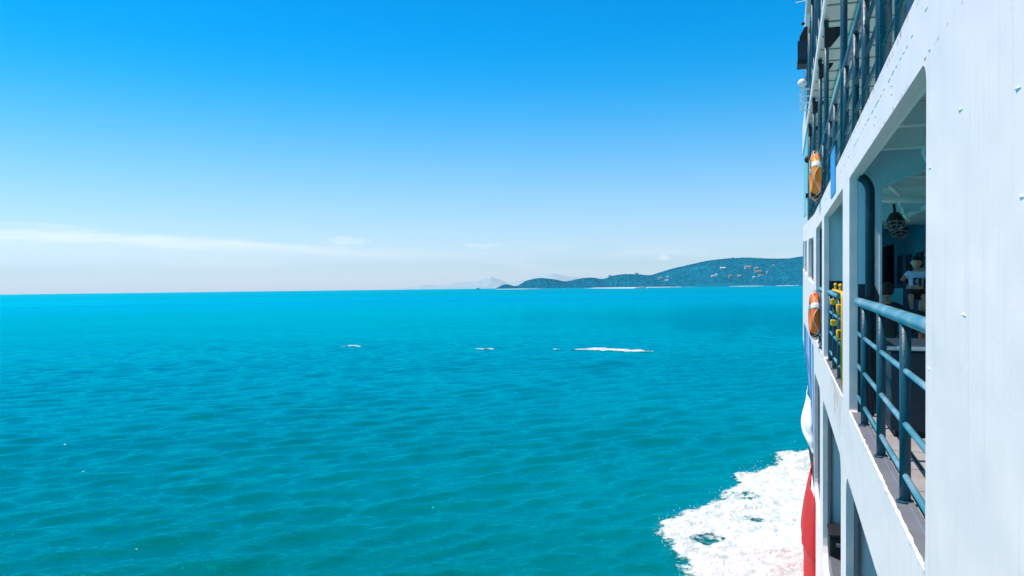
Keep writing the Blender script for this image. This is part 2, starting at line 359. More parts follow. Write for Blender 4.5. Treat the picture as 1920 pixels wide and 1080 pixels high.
# ------------------------------------------------------------------ islands
def hor(x): return 551 - .0124 * x
PROF = [(918, 0), (930, 1), (945, 11), (955, 9), (965, 5), (972, 6), (985, 16), (1010, 21.5), (1035, 19), (1060, 13), (1085, 18.5), (1110, 21), (1130, 16), (1145, 22.5), (1165, 26.5), (1195, 26), (1220, 23), (1240, 29.5), (1265, 37), (1300, 45), (1330, 51.5), (1380, 55), (1400, 55.5), (1440, 53), (1480, 52.5), (1503, 56), (1560, 62), (1640, 50), (1760, 22), (1850, 0)]
YR = 5600.
pX = np.array([(p[0] - 960) / F_ * YR for p in PROF]); pH = np.array([p[1] / F_ * YR for p in PROF]) * .97
def island_h(x, y):
    xs = x * YR / np.maximum(y, 1) * .5 + x * .5
    sm = 0
    for d in (-22, 0, 22): sm = sm + np.interp(xs + d, pX, pH, left=0, right=0) / 3
    spur = (fbm(x / 260, y / 420, 4, 3) - .5)
    t = (y - 4750 - spur * 260) / (YR - 4750)
    sh = np.where(t < 1, np.sin(np.clip(t, 0, 1) * np.pi / 2) ** 1.1, np.cos(np.clip((t - 1) / 1.3, 0, 1) * np.pi / 2))
    h = sm * sh * (1 + .22 * spur * np.clip(1.3 - t, 0, 1))
    return h + (fbm(x / 24, y / 24, 3, 8) - .5) * 2.5 * np.clip(h / 14, 0, 1) - 3
def land_mat(name, c1, c2, sand=False):
    m, t, b = nodes(name); g = G(t); v = g.coord()
    col = g.mix(g.ss(g.noise(v, .02, 8, .7), .35, .65), c1, c2)
    col = g.mix(g.m('MULTIPLY', g.ss(g.noise(v, .006, 4), .55, .7), .5), col, tuple(x * 1.5 for x in c2))
    if sand:
        sp = g.n('SeparateXYZ'); g.l(v, sp.inputs[0])
        sf = g.m('MULTIPLY', g.m('SUBTRACT', 1., g.ss(sp.outputs['Z'], 2.4, 3.2)), g.ss(g.noise(g.coord(scale=(.004, .001, 0)), 1., 4), .44, .54))
        col = g.mix(sf, col, (.50, .50, .46))
    g.l(col, b.inputs['Base Color']); b.inputs['Roughness'].default_value = .9; b.inputs['Specular IOR Level'].default_value = .1
    return m
gx = np.arange(pX[0] - 60, pX[-1] + 60, 11.); gy = np.arange(4500, 6800, 14.)
GX, GY = np.meshgrid(gx, gy); GZ = island_h(GX, GY)
ii = np.arange(GX.size).reshape(GX.shape)
q = np.stack([ii[:-1, :-1], ii[:-1, 1:], ii[1:, 1:], ii[1:, :-1]], -1).reshape(-1, 4)
IG = land_mat('island_haze_blue', (.0, .130, .235), (.001, .155, .26), True)  # foliage colour carries the blue of the haze
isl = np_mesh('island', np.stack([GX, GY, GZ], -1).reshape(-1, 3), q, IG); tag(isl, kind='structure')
# forest canopy: uncountable crowns as one mass
ico = bmesh.new(); bmesh.ops.create_icosphere(ico, subdivisions=1, radius=1)
iv = np.array([v.co[:] for v in ico.verts]); itf = np.array([[v.index for v in f.verts] for f in ico.faces]); ico.free()
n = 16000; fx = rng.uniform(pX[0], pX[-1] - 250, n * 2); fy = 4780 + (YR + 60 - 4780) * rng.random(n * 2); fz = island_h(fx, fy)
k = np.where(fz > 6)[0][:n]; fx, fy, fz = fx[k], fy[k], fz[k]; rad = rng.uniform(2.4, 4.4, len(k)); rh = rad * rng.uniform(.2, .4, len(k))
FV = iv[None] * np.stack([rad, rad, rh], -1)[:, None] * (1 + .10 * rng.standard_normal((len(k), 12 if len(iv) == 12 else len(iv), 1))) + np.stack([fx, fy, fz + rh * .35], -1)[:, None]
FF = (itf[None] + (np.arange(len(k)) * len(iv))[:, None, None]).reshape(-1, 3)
fo = np_mesh('forest', FV.reshape(-1, 3), FF, land_mat('canopy_haze_blue', (.0, .135, .24), (.001, .165, .27)), True); tag(fo, kind='stuff')  # crowns get the same haze blue painted into their colour
# far ridges, faded by the haze and by a haze-pale base colour
def ridge(name, D, pts, mat, depth):
    xs = np.linspace(pts[0][0], pts[-1][0], 220); hh = np.interp(xs, [p[0] for p in pts], [p[1] for p in pts]) / F_ * D
    X0 = (xs - 960) / F_ * D; ys = np.linspace(-1, 1, 24)
    XX, YY = np.meshgrid(X0, ys); HH = hh[None] * np.cos(YY * np.pi / 2) ** .8
    HH = HH * (1 + .25 * (fbm(XX / (D * .008), YY * 3, 5, 21) - .5)) - D * .0002
    i2 = np.arange(XX.size).reshape(XX.shape); q2 = np.stack([i2[:-1, :-1], i2[:-1, 1:], i2[1:, 1:], i2[1:, :-1]], -1).reshape(-1, 4)
    o = np_mesh(name, np.stack([XX, D + YY * depth, HH], -1).reshape(-1, 3), q2, mat); return tag(o, kind='structure')
fg = land_mat('far_haze_pale', (.32, .44, .52), (.36, .48, .55))  # pale haze tint put into the ridge colour
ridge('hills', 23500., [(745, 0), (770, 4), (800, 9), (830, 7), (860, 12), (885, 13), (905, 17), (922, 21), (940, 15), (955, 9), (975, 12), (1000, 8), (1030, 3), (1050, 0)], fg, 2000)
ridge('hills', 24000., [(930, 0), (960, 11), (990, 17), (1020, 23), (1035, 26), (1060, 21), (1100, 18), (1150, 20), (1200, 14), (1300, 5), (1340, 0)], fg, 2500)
b = B(); b.ball((0, 0, 0), 16, 12, 9, 3)
for v in b.bm.verts: v.co *= 1 + .3 * (mnoise.noise(v.co * .12) + .5 * mnoise.noise(v.co * .3))
rk = b.build('islet', land_mat('rock_green', (.01, .03, .03), (.04, .06, .05))); rk.location = ((897 - 960) / F_ * 6500, 6500, 0); tag(rk, kind='structure')

# ------------------------------------------------------------------ haze
hz = B().box(-40000, 40000, -3000, 27000, -2.6, 800).build('haze', 'white')
hm = bpy.data.materials.new('haze_air'); hm.use_nodes = True; t = hm.node_tree; t.nodes.clear()
vo = t.nodes.new('ShaderNodeVolumePrincipled'); mo = t.nodes.new('ShaderNodeOutputMaterial'); t.links.new(vo.outputs[0], mo.inputs['Volume'])
vo.inputs['Color'].default_value = (.22, .80, 1.0, 1); vo.inputs['Density'].default_value = 1.8e-5; vo.inputs['Anisotropy'].default_value = 0
hz.data.materials.clear(); hz.data.materials.append(hm); tag(hz, kind='stuff'); HAZE = hz

# ------------------------------------------------------------------ houses on the island
WALLS = [plain('plaster_white', (.78, .76, .72), .8), plain('plaster_cream', (.66, .58, .46), .8)]
ROOFS = [plain('roof_terracotta', (.33, .24, .22), .8), plain('roof_grey', (.42, .42, .44), .8), plain('roof_white', (.75, .75, .74), .7)]
def house(px, py, wpx, hpx, wi, ri, label):
    el = (hor(px) - py) / F_
    ys = np.arange(4760, 5650, 6.); hh = island_h((px - 960) / F_ * ys, ys); gap = hh - el * ys - 7
    i_ = np.argmax(gap >= 0) if (gap >= 0).any() else int(np.argmax(gap)); best = ((px - 960) / F_ * ys[i_], ys[i_], hh[i_])
    x, y, z = best; W = wpx / F_ * y * .85; Hh = hpx / F_ * y * .72; Dp = max(8, W * .45)
    r = empty('house', Matrix.Translation((x, y - 4, z + 3)), label, 'house', 'houses on the forested island')
    B().box(-W / 2, W / 2, -Dp / 2, Dp / 2, -6, Hh * .7).build('wall', WALLS[wi], r)
    B().prism([(-Dp * .6, Hh * .7), (Dp * .6, Hh * .7), (Dp * .12, Hh * 1.25), (-Dp * .12, Hh * 1.25)], 'x', -W * .53, W * .53).build('roof', ROOFS[ri], r)
    nwin = max(2, int(W / 6))
    for i in range(nwin):
        c = -W / 2 + (i + .5) * W / nwin; B().box(c - 1.1, c + 1.1, -Dp / 2 - .15, -Dp / 2 + .1, Hh * .2, Hh * .5).build('window', 'glass', r)
HS = [(1355, 503.5, 11, 3, 0, 2, 'pale long building standing alone, left of and level with the big hillside hotel'), (1402, 503, 13, 5.5, 0, 0, 'largest pale hotel block high on the island slope'), (1418, 504, 9, 2.5, 1, 1, 'low grey roofed house just right of the big hillside hotel'),
      (1421, 511, 14, 4, 1, 0, 'wide cream building below the big hotel on the slope'), (1426, 517.5, 9, 3, 0, 0, 'small reddish roofed villa lowest of the trio under the hotel'), (1413, 521, 5, 3, 0, 2, 'tiny white hut below and left of the reddish villa'),
      (1336, 518.5, 7, 2.6, 0, 2, 'flat white villa at left of the mid slope cluster'), (1343, 517, 4, 4, 0, 2, 'narrow white tower house beside the flat white villa'), (1369, 519.5, 7, 5, 1, 0, 'tall pinkish house in the middle of the mid slope cluster'), (1386, 519, 8, 3.5, 1, 1, 'cream house with grey roof at right of the mid slope cluster'),
      (1238, 523, 9, 3, 1, 0, 'brown roofed house above the shore right of the ferry boat'), (1250, 526.5, 7, 2.2, 0, 2, 'white waterfront house near the shore below the brown roofed one'), (1252, 520.5, 4, 3, 0, 1, 'tiny grey house uppermost in the shore group right of the ferry boat'),
      (1194, 510.5, 7, 2.5, 0, 0, 'pale house on the ridge top above the distant ferry boat'), (1144, 518.5, 7, 3, 0, 0, 'reddish house on the low wooded ridge left of the distant boat'), (1450, 498, 6, 1.6, 1, 1, 'highest low house of the slope, right above the hotel'), (1374, 480.5, 3, 2, 0, 2, 'tiny white hut on the very top of the main hill'),
      (1438, 512, 3, 4, 0, 1, 'narrow pale house at the right end of the slope cluster')]
for h in HS: house(*h)

# ------------------------------------------------------------------ boats
def boat(x, y, Lb, label, hd=0.):
    r = empty('ferry_boat' if Lb > 20 else 'motor_boat', Matrix.Translation((x, y, 0)) @ Matrix.Rotation(hd, 4, 'Z'), label, 'boat')
    b = B(); n = 14; sec = []
    for i in range(n + 1):
        u = i / n; wd = Lb * .13 * (1 - max(0, (u - .55) / .45) ** 2.2) + .02; dk = Lb * (.075 + .05 * u * u)
        sec.append([b.bm.verts.new((Lb * (u - .5) + (0 if z0 < .5 else Lb * .05 * u), s_ * wd * (.72 if z0 < .5 else 1), -.6 if z0 < .5 else dk)) for s_, z0 in ((-1, 0), (-1, 1), (1, 1), (1, 0))])
    for i in range(n):
        for k in range(4): b.bm.faces.new((sec[i][k], sec[i][(k + 1) % 4], sec[i + 1][(k + 1) % 4], sec[i + 1][k]))
    b.bm.faces.new(sec[0]); b.bm.faces.new(sec[-1][::-1])
    b.build('hull', 'cloth', r)
    B().box(-Lb * .36, Lb * .2, -Lb * .1, Lb * .1, Lb * .08, Lb * .17).build('cabin', 'cloth', r, bevel=Lb * .01)
    B().box(-Lb * .34, Lb * .19, -Lb * .102, Lb * .102, Lb * .115, Lb * .145).build('window', 'glass', r)
    B().box(-Lb * .38, Lb * .12, -Lb * .11, Lb * .11, Lb * .225, Lb * .24).build('roof', ROOFS[0] if Lb > 20 else ROOFS[2], r)
    B().box(-Lb * .05, Lb * .12, -Lb * .07, Lb * .07, Lb * .171, Lb * .224).build('wheelhouse', 'cloth', r)
    B().tube([(-Lb * .1, 0, Lb * .24), (-Lb * .1, 0, Lb * .36)], Lb * .006, 6).build('mast', 'grey', r)
    for sx in (-.36, -.2):
        for sy in (-.1, .1): B().tube([(Lb * sx, Lb * sy, Lb * .17), (Lb * sx, Lb * sy, Lb * .226)], Lb * .005, 6).build('stanchion', 'white', r)
    return r
DB = 2550.
boat((1201 - 960) / F_ * DB, DB, 38., 'distant white ferry boat with reddish roof speeding before the island', R(-32))
boat((1490 - 960) / F_ * 4300, 4300, 17., 'tiny white motor boat near the island shore beside the ferry hull', R(170))
boat((154 - 960) / F_ * 6500, 6500, 24., 'tiny dark speck of a ship on the open horizon under the cloud', R(60))

# ------------------------------------------------------------------ foam
def foam_mat(thr=.5):
    m, t, b = nodes('foam'); g = G(t); v = g.coord(); at = g.n('Attribute', attribute_name='dens')
    d = g.m('ADD', at.outputs['Fac'], g.m('MULTIPLY', g.m('SUBTRACT', g.noise(v, 4.5, 6, .62), .5), 1.15))
    al = g.ss(d, thr - .10, thr + .14)
    b.inputs['Roughness'].default_value = .8; b.inputs['Specular IOR Level'].default_value = .2
    b.inputs['Subsurface Weight'].default_value = 0
    wt = g.mix(g.m('MULTIPLY', g.ss(d, thr, thr + .35), g.ss(g.noise(g.coord(scale=(1, .6, 1)), 3.2, 7, .65), .34, .60)), (.44, .57, .60), (.70, .775, .83))
    g.l(g.mix(g.ss(d, thr - .06, thr + .16), (.10, .46, .50), wt), b.inputs['Base Color'])
    g.l(al, b.inputs['Alpha'])
    g.l(g.bump(g.noise(v, 6, 6, .6), .16), b.inputs['Normal'])
    return m
FM = foam_mat()
def px_water(x, y):
    d = (x - 960) * r_ + (540 - y) * p_ + F_ * f_; t = -7 / d.z
    return (EYE + t * d).xy
def foam(name, poly, cell, soft, lump, label_kind='stuff', base=.0, seed=0, streak=1., extra=None):
    P = np.array(poly); mn = P.min(0) - .6; mx = P.max(0) + .6
    xs = np.arange(mn[0], mx[0], cell); ys = np.arange(mn[1], mx[1], cell); X, Y = np.meshgrid(xs, ys)
    ins = np.zeros(X.shape, bool); dist = np.full(X.shape, 1e9); n = len(P)
    for i in range(n):
        a = P[i]; b_ = P[(i + 1) % n]
        c = (a[1] > Y) != (b_[1] > Y)
        with np.errstate(divide='ignore', invalid='ignore'): ins ^= c & (X < (b_[0] - a[0]) * (Y - a[1]) / (b_[1] - a[1] if b_[1] != a[1] else 1e-9) + a[0])
        ab = b_ - a; tt = np.clip(((X - a[0]) * ab[0] + (Y - a[1]) * ab[1]) / (ab @ ab + 1e-12), 0, 1)
        dist = np.minimum(dist, np.hypot(X - a[0] - tt * ab[0], Y - a[1] - tt * ab[1]))
    sd_ = np.where(ins, dist, -dist)
    n1 = fbm(X * 1.1, Y * 1.1, 5, 31 + seed); n2 = fbm(X * .55 + 9, Y * .55, 4, 51 + seed); n3 = fbm(X * 4, Y * 4, 4, 71 + seed)
    dens = .5 + base + np.clip(sd_ / soft, -1.2, 1) * .42 + (n1 - .5) * 1.0 * np.clip(1.3 - sd_ / (soft * 5), .25, 1)
    dens = dens - np.clip(-sd_ - .25, 0, 1) * 1.2
    if extra is not None: dens = dens + extra(X, Y, sd_)
    hgt = wave(X, Y) + .015 + lump * np.clip((dens - .42) / .45, 0, 1) * np.clip((sd_ + .2) / (soft * 2.5), 0, 1) * (n2 * .9 + n1 * .55 + n3 * .3)
    ok = dens > .18
    i2 = np.arange(X.size).reshape(X.shape); q2 = np.stack([i2[:-1, :-1], i2[:-1, 1:], i2[1:, 1:], i2[1:, :-1]], -1).reshape(-1, 4)
    q2 = q2[ok.ravel()[q2].all(1)]
    used = np.unique(q2); remap = np.full(X.size, -1); remap[used] = np.arange(len(used))
    o = np_mesh(name, np.stack([X, Y, hgt], -1).reshape(-1, 3)[used], remap[q2], FM)
    at = o.data.attributes.new('dens', 'FLOAT', 'POINT'); at.data.foreach_set('value', dens.ravel()[used].astype(np.float32))
    return tag(o, kind=label_kind), (X, Y, hgt, dens, sd_)
bw = [(1530, 846), (1505, 847), (1478, 849), (1462, 860), (1450, 872), (1420, 882), (1392, 893), (1397, 904), (1386, 917), (1368, 921), (1360, 931), (1342, 948), (1308, 956), (1278, 968), (1250, 982), (1239, 993), (1244, 1010), (1256, 1032), (1278, 1050), (1284, 1068), (1296, 1090), (1300, 1200), (1270, 1400)]
bwp = [tuple(px_water(*p)) for p in bw]
for yy, xx in ((3., -.9), (-8, -2.0), (-8, 1.0), (26, 1.2)):
    q_ = MAT @ Vector((xx, yy, 0)); bwp.append((q_.x, q_.y))
tt = [0]
def holes(X, Y, sd_):
    e_ = 0
    for cx, cy, rx, ry, d_ in ((1395, 932, 1.5, .8, .55), (1342, 1012, 1.2, .6, .45), (1315, 1022, 1.2, .6, .4), (1420, 979, 1.0, .5, .45), (1375, 970, 1.6, .9, .35)):
        c = px_water(cx, cy); e_ = e_ - d_ * np.exp(-((X - c.x) / (rx * .4)) ** 2 - ((Y - c.y) / (ry * .8)) ** 2)
    return e_
fo_, FD = foam('foam', bwp, .06, .40, .12, base=.12, extra=holes)
# spray drops thrown off the foam edge
Xf, Yf, Hf, Df, Sf = FD
cand = np.where((Sf.ravel() > -.28) & (Sf.ravel() < .5) & (Yf.ravel() > 14))[0]; pick = rng.choice(cand, 420)
sv = []; sf = []; 
for j, i in enumerate(pick):
    rad_ = rng.uniform(.005, .016); up_ = rng.exponential(.12)
    sv.append(iv * rad_ * (1 + .3 * rng.standard_normal((len(iv), 1))) + [Xf.ravel()[i] + rng.normal(0, .1), Yf.ravel()[i] + rng.normal(0, .1), max(0, Hf.ravel()[i]) + .03 + up_]); sf.append(itf + j * len(iv))
spm = plain('spray_white', (.92, .94, .95), .6)
tag(np_mesh('spray', np.vstack(sv), np.vstack(sf), spm), kind='stuff')
def streak(pts, th_, nm='foam', seed=1, base=.0, cell=.12, lump=.05, soft=None):
    top = [tuple(px_water(x, y)) for x, y, h in pts]; bot = [tuple(px_water(x, y + h)) for x, y, h in pts][::-1]
    return foam(nm, top + bot, cell, soft or th_, lump, seed=seed, base=base)[0]
streak([(1073, 655, .7), (1095, 654, 2.4), (1120, 653, 3.8), (1150, 653.5, 4.4), (1175, 654.5, 5.0), (1192, 656.5, 3.2), (1226, 657.8, .8)], .5, seed=3, base=-.10)
streak([(1036, 654, .5), (1044, 653.5, 2), (1052, 654, .5)], .3, seed=5)
streak([(886, 654, .4), (905, 653.5, 1.1), (925, 653.7, 1.1), (942, 654, .4)], .3, seed=6, base=-.2)
streak([(636, 649, .4), (655, 648.4, 1.0), (676, 649, .4)], .3, seed=8, base=-.2)
for k_ in range(4):                                  # scattered tiny breaking crests
    x_ = rng.uniform(0, 760); y_ = rng.uniform(690, 1070); wpx = rng.uniform(1.0, 3.2)
    if k_ % 2: x_ *= .6
    streak([(x_ - wpx, y_, .3), (x_, y_ - .4, 1.1), (x_ + wpx, y_, .3)], .05, seed=20 + k_, base=.03, cell=.02, lump=.008)
wk = []
for x, y, h in ((1040, 540.2, .25), (1100, 540.0, .5), (1160, 539.4, 1.2), (1192, 538.7, 1.9), (1214, 538.6, 1.6)): wk.append((x, y - .0, h))
streak(wk, 3., 'boat_wake', 60, .25, 2.2, .5)

# ------------------------------------------------------------------ the ferry
FER = empty('ferry', MAT, 'large white passenger ferry with dark blue railings along its open decks', 'ferry')
ZD, ZO, ZU, ZR, ZT, ZL = 5.655, 7.967, 8.35, 11.42, 14.7, 4.94      # main deck edge, opening head, upper deck edge, roof, top canopy, lower openings' head
op = [rrect(4.0, 8.53, ZD, ZO, (.02, .11, .10, .03)), rrect(9.48, 13.92, ZD, ZO, (.05, .05, .08, .05)), rrect(14.72, 17.5, ZD, ZO, .06), rrect(-1.6, 1.2, ZD, ZO, .14), rrect(-7.5, -3., ZD, ZO, .14)]
lo = [rrect(4.6, 8.95, 2.2, ZL, .22), rrect(9.75, 14.3, 2.2, ZL, (.2, .25, .25, .4)), rrect(15.5, 18.4, 2.35, ZL, .28), rrect(-.8, 3.7, 2.2, ZL, .22)]
WIN = [(19.0, 23.1, 6.80, 7.85), (24.85, 27.3, 6.88, 7.83), (28.0, 30.6, 6.93, 7.83)]
wi = [rrect(*w_, .08, 3) for w_ in WIN]
outer = [(-12, -1.5), (42.5, -1.5), (42.5, ZU), (-12, ZU)]
plate(outer, op + lo + wi, 0, .075).build('side_plating', 'hull', FER)
def far_side(x): return 10 - x
b = plate([(-12, -1.5), (42.5, -1.5), (42.5, ZU), (-12, ZU)], [rrect(-9, -1, ZD, ZO), rrect(-.6, 5.6, ZD, ZO), rrect(6, 13.6, ZD, ZO)], 0, .075, 1.5)
for v in b.bm.verts: v.co.x = 10 - v.co.x
b.build('side_plating', 'hull', FER)
B().box(.08, 9.92, -11.98, -11.9, -1.5, ZD).build('stern_plate', 'hull', FER)
# weld seam, faint second seam and flange lips
pts = []; rd = []
for i in range(260):
    s = 2.2 + i * .06; pts.append((.004, s, 8.195 + random.uniform(-.003, .003))); rd.append(.0085 if random.random() < .45 else .004)
B().tube(pts, rd, 6).build('weld_seam', 'white', FER)
LUGS = ((3.257, 7.599, .075), (2.504, 7.509, .06), (2.464, 7.211, .05), (3.184, 6.861, .07), (5.229, 8.13, .07), (5.228, 8.08, .07), (6.147, 8.12, .09), (6.182, 8.07, .08), (3.914, 7.99, .05), (3.90, 7.472, .06), (3.90, 6.592, .06))
for s, z, l_ in LUGS:
    d_ = Vector((0, .995, .10)); n_ = Vector((0, -.10, .995)) * .0013; c_ = Vector((0, s, z)); b = B(); A = []
    for t_, x_ in ((-.5, .002), (-.45, -.002), (.35, -.0055), (.5, .002)):
        q = c_ + d_ * l_ * t_ + Vector((x_, 0, 0)); A.append((b.bm.verts.new(q - n_), b.bm.verts.new(q + n_)))
    b.bm.faces.new([v[0] for v in A]); b.bm.faces.new([v[1] for v in A][::-1])
    for i in range(4): b.bm.faces.new((A[i][0], A[i][1], A[(i + 1) % 4][1], A[(i + 1) % 4][0]))
    b.build('weld_lug', 'hull', FER)
random.seed(4)
for s0, s1 in ((4.02, 8.52), (9.5, 13.9), (14.75, 17.45)):                 # rough lip on the deck edge
    b = B(); n_ = int((s1 - s0) / .03); rows = []
    for i in range(n_ + 1):
        s = s0 + (s1 - s0) * i / n_; e_ = .004 + .007 * mnoise.noise((s * 9, 0, 3)) + random.uniform(-.0015, .0015); h_ = ZD + .004 + .007 * mnoise.noise((s * 7, 5, 0))
        rows.append([b.bm.verts.new(q) for q in ((-max(.001, e_), s, ZD - .012), (-max(.001, e_), s, h_), (.010 + e_, s, h_ + .002), (.012, s, ZD - .012))])
    for i in range(n_):
        for k in range(4): b.bm.faces.new((rows[i][k], rows[i][(k + 1) % 4], rows[i + 1][(k + 1) % 4], rows[i + 1][k]))
    b.bm.faces.new(rows[0][::-1]); b.bm.faces.new(rows[-1])
    b.build('edge_lip', 'white', FER)
    B().box(.0125, .122, s0, s1, ZD - .008, ZD + .003).build('edge_strip', 'ledge', FER)
# decks, roof
B().box(.076, 9.9, -11.9, 30, ZD - .10, ZD - .012).build('deck', 'deck', FER)
for s0, s1 in ((4.0, 8.45), (9.5, 13.9), (14.7, 17.5)): B().prism([(.077, ZD - .01), (.125, ZD - .01), (.118, ZD + .012), (.085, ZD + .012)], 'y', s0, s1).build('deck_coaming', 'ledge', FER, bevel=.004)
B().box(.076, 9.9, -11.9, 30, ZU - .07, ZU - .006).build('upper_deck', 'soffit', FER)
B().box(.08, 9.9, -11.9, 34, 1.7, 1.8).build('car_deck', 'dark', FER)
# main deck underside: transverse beams, long girder
def tbeam(s):
    prof = [(s - .04, ZU - .252), (s + .06, ZU - .252), (s + .06, ZU - .24), (s + .02, ZU - .24), (s + .02, ZU - .075), (s, ZU - .075), (s, ZU - .24), (s - .04, ZU - .24)]
    B().prism(prof, 'x', .08, 2.6).build('ceiling_beam', 'soffit', FER)
for s in np.arange(3.1, 19, 1.13): tbeam(s)
B().box(1.42, 1.45, 3, 19, ZU - .34, ZU - .256).build('ceiling_girder', 'soffit', FER)
# head flange of openings
for i, (s0, s1) in enumerate(((4.02, 8.52), (9.5, 13.9), (14.74, 17.48))):
    B().box(.02, .10, s0, s1, ZO + .002, ZO + .014).build('head_flange', 'soffit', FER)
# transverse bulkheads of the main deck
def bulkhead(s, xj, mat='pale'):
    prof = [(.078, ZD - .01), (xj, ZD - .01), (xj, 7.85), (xj + .42, 8.02), (1.5, 8.02), (1.55, ZD - .01), (2.42, ZD - .01), (2.42, ZU - .075), (.078, ZU - .075)]
    k = B().prism(prof, 'y', s, s + .05).build('bulkhead', mat, FER)
    B().prism([(.08, ZD - .005), (xj - .002, ZD - .005), (xj - .002, 6.80), (xj - .05, 6.92), (.08, 6.92)], 'y', s - .006, s - .001).build('dado_panel', 'navy', k)
    fl = B().box(xj - .002, xj + .018, s - .02, s + .07, ZD - .008, 7.85); fl.prism([(xj, 7.846), (xj + .42, 8.016), (xj + .42, 8.036), (xj, 7.866)], 'y', s - .05, s + .08)
    fl.build('door_frame', 'pale', k)
    return k
bulkhead(8.534, .275); bulkhead(13.98, .80)
for s in (9.40, 14.64): B().box(.078, .17, s, s + .04, ZD - .01, ZU - .08).build('web_frame', 'pale', FER)
# pillar inner faces and dark lower dado behind railing
# vertical bent drain pipe before the first bulkhead
pp = [(.175, 8.40, ZD), (.175, 8.40, 7.80)] + [(.175 - .14 * (1 - math.cos(R(a))), 8.40, 7.80 + .17 * math.sin(R(a))) for a in range(10, 71, 10)]
B().tube([p for p in pp if p[0] > .03], .043, 14).build('drain_pipe', 'pipe', FER)
# inner longitudinal cabin wall with windows and a dark doorway
cw = plate([(14.05, ZD - .01), (29.85, ZD - .01), (29.85, ZU - .08), (14.05, ZU - .08)], [rrect(20.4, 21.75, 6.72, 7.6, .05), rrect(22.2, 23.5, 6.72, 7.6, .05), rrect(24.0, 25.1, 6.72, 7.6, .05), rrect(25.9, 29., ZD, 7.95, .05), rrect(14.8, 16.2, 6.72, 7.6, .05), rrect(17.6, 19.2, 6.72, 7.6, .05)], 2.44, 2.5, 1., True)
cw.build('cabin_wall', 'sky', FER)
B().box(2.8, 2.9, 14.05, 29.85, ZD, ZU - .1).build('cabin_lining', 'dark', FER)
for s0, s1 in ((20.4, 21.75), (22.2, 23.5), (24.0, 25.1)):
    mid = (s0 + s1) / 2
    f = plate([(s0 - .05, 6.67), (s1 + .05, 6.67), (s1 + .05, 7.65), (s0 - .05, 7.65)], [rrect(s0 + .05, mid - .03, 6.76, 7.56, 0), rrect(mid + .03, s1 - .05, 6.76, 7.56, 0)], 2.425, 2.438, .5, True).build('window', 'sky', FER); B().box(2.47, 2.478, s0, s1, 6.72, 7.6).build('pane', 'glass', f)
B().box(.4, 9.8, 29.9, 29.98, ZD, ZU - .08).build('end_bulkhead', 'sky', FER)
# bow windows in the side plating
for s0, s1, z0, z1 in WIN:
    k_ = max(1, round((s1 - s0) / 1.4)); wd = (s1 - s0 - .06) / k_
    f = plate([(s0 - .02, z0 - .02), (s1 + .02, z0 - .02), (s1 + .02, z1 + .02), (s0 - .02, z1 + .02)], [rrect(s0 + .06 + wd * i, s0 + wd * (i + 1), z0 + .05, z1 - .05, .02, 2) for i in range(k_)], .076, .09, .5).build('window', 'grey', FER)
    plate([(s0, z0), (s1, z0), (s1, z1), (s0, z1)], [], .10, .105, .6).build('pane', 'glass', f)
# ---- railings
XR = .072
def railing(name, s0, s1, hz, zs, posts, base, ro=.040, rr_=.018, rp=.032, curve=True, mat='railtop', x=XR, sub=True):
    pts = [(x, s0, hz), (x, s1, hz)]
    h = B().tube([(x, s0, hz), (x, s0 + (s1 - s0) / 3, hz), (x, s0 + 2 * (s1 - s0) / 3, hz + .004), (x, s1 - .03, hz), (x, s1, hz - .0)], [ro, ro, ro, ro, ro * .8], 16).build(name, mat, FER)
    for z in zs: B().tube([(x, s0, z), (x, (s0 + s1) / 2, z - .003), (x, s1, z)], rr_, 10).build('rail', mat if name == 'railing' else 'rail', h)
    pm = B().tube([(0, 0, 0), (0, 0, (hz - base) * .5), (0, 0, hz - base)], rp, 14)
    pm.tube([(0, 0, 0), (0, 0, .012)], rp * 1.5, 14)
    p0 = pm.build('post', 'rail', h); p0.location = (x, posts[0], base)
    for s in posts[1:]:
        c = p0.copy(); COL.objects.link(c); c.location = (x, s, base)
    return h
railing('railing', 3.3, 8.44, 6.75, (6.44, 6.125, 5.82), (7.75, 6.45, 5.2, 3.95), ZD + .004)
railing('railing', 11.1, 13.9, 6.74, (6.44, 6.125, 5.82), (11.2, 12.35, 13.5), ZD + .004)
railing('railing', 14.7, 17.6, 6.74, (6.44, 6.125, 5.82), (15.2, 16.4, 17.3), ZD + .004)
up_posts = [s for s in (2.2, 3.3, 4.4, 5.45, 6.55, 7.7, 8.75, 10.1, 12.25, 13.6, 15.9, 18.5, 19.8, 22.6, 24.2)]
railing('upper_railing', 1.2, 25.0, 9.47, (9.20, 8.93, 8.65), up_posts, ZU, ro=.034, rr_=.018, rp=.034, mat='rail')
# roof stanchions with knee brackets
st = B().tube([(0, 0, 0), (0, 0, 1.5), (0, 0, ZR - ZU - .02)], .042, 14).build('stanchion', 'rail', FER); st.location = (XR, 10.45, ZU)
kb = B().prism([(-.05, -.02), (.50, -.02), (.46, -.10), (.10, -.42), (-.05, -.42)], 'y', -.012, .012).build('knee_bracket', 'dark', FER); kb.location = (XR, 14.75, ZR - .14); kb.scale = (.62, 1, .85)
for s in (14.8, 17.4, 21.1, 24.6, 6.2, 2.5):
    c = st.copy(); COL.objects.link(c); c.location = (XR, s, ZU)
for s in (17.36, 21.05, 24.5):
    c = kb.copy(); COL.objects.link(c); c.location = (XR, s, ZR - .10); c.scale = (.5, 1, .75)
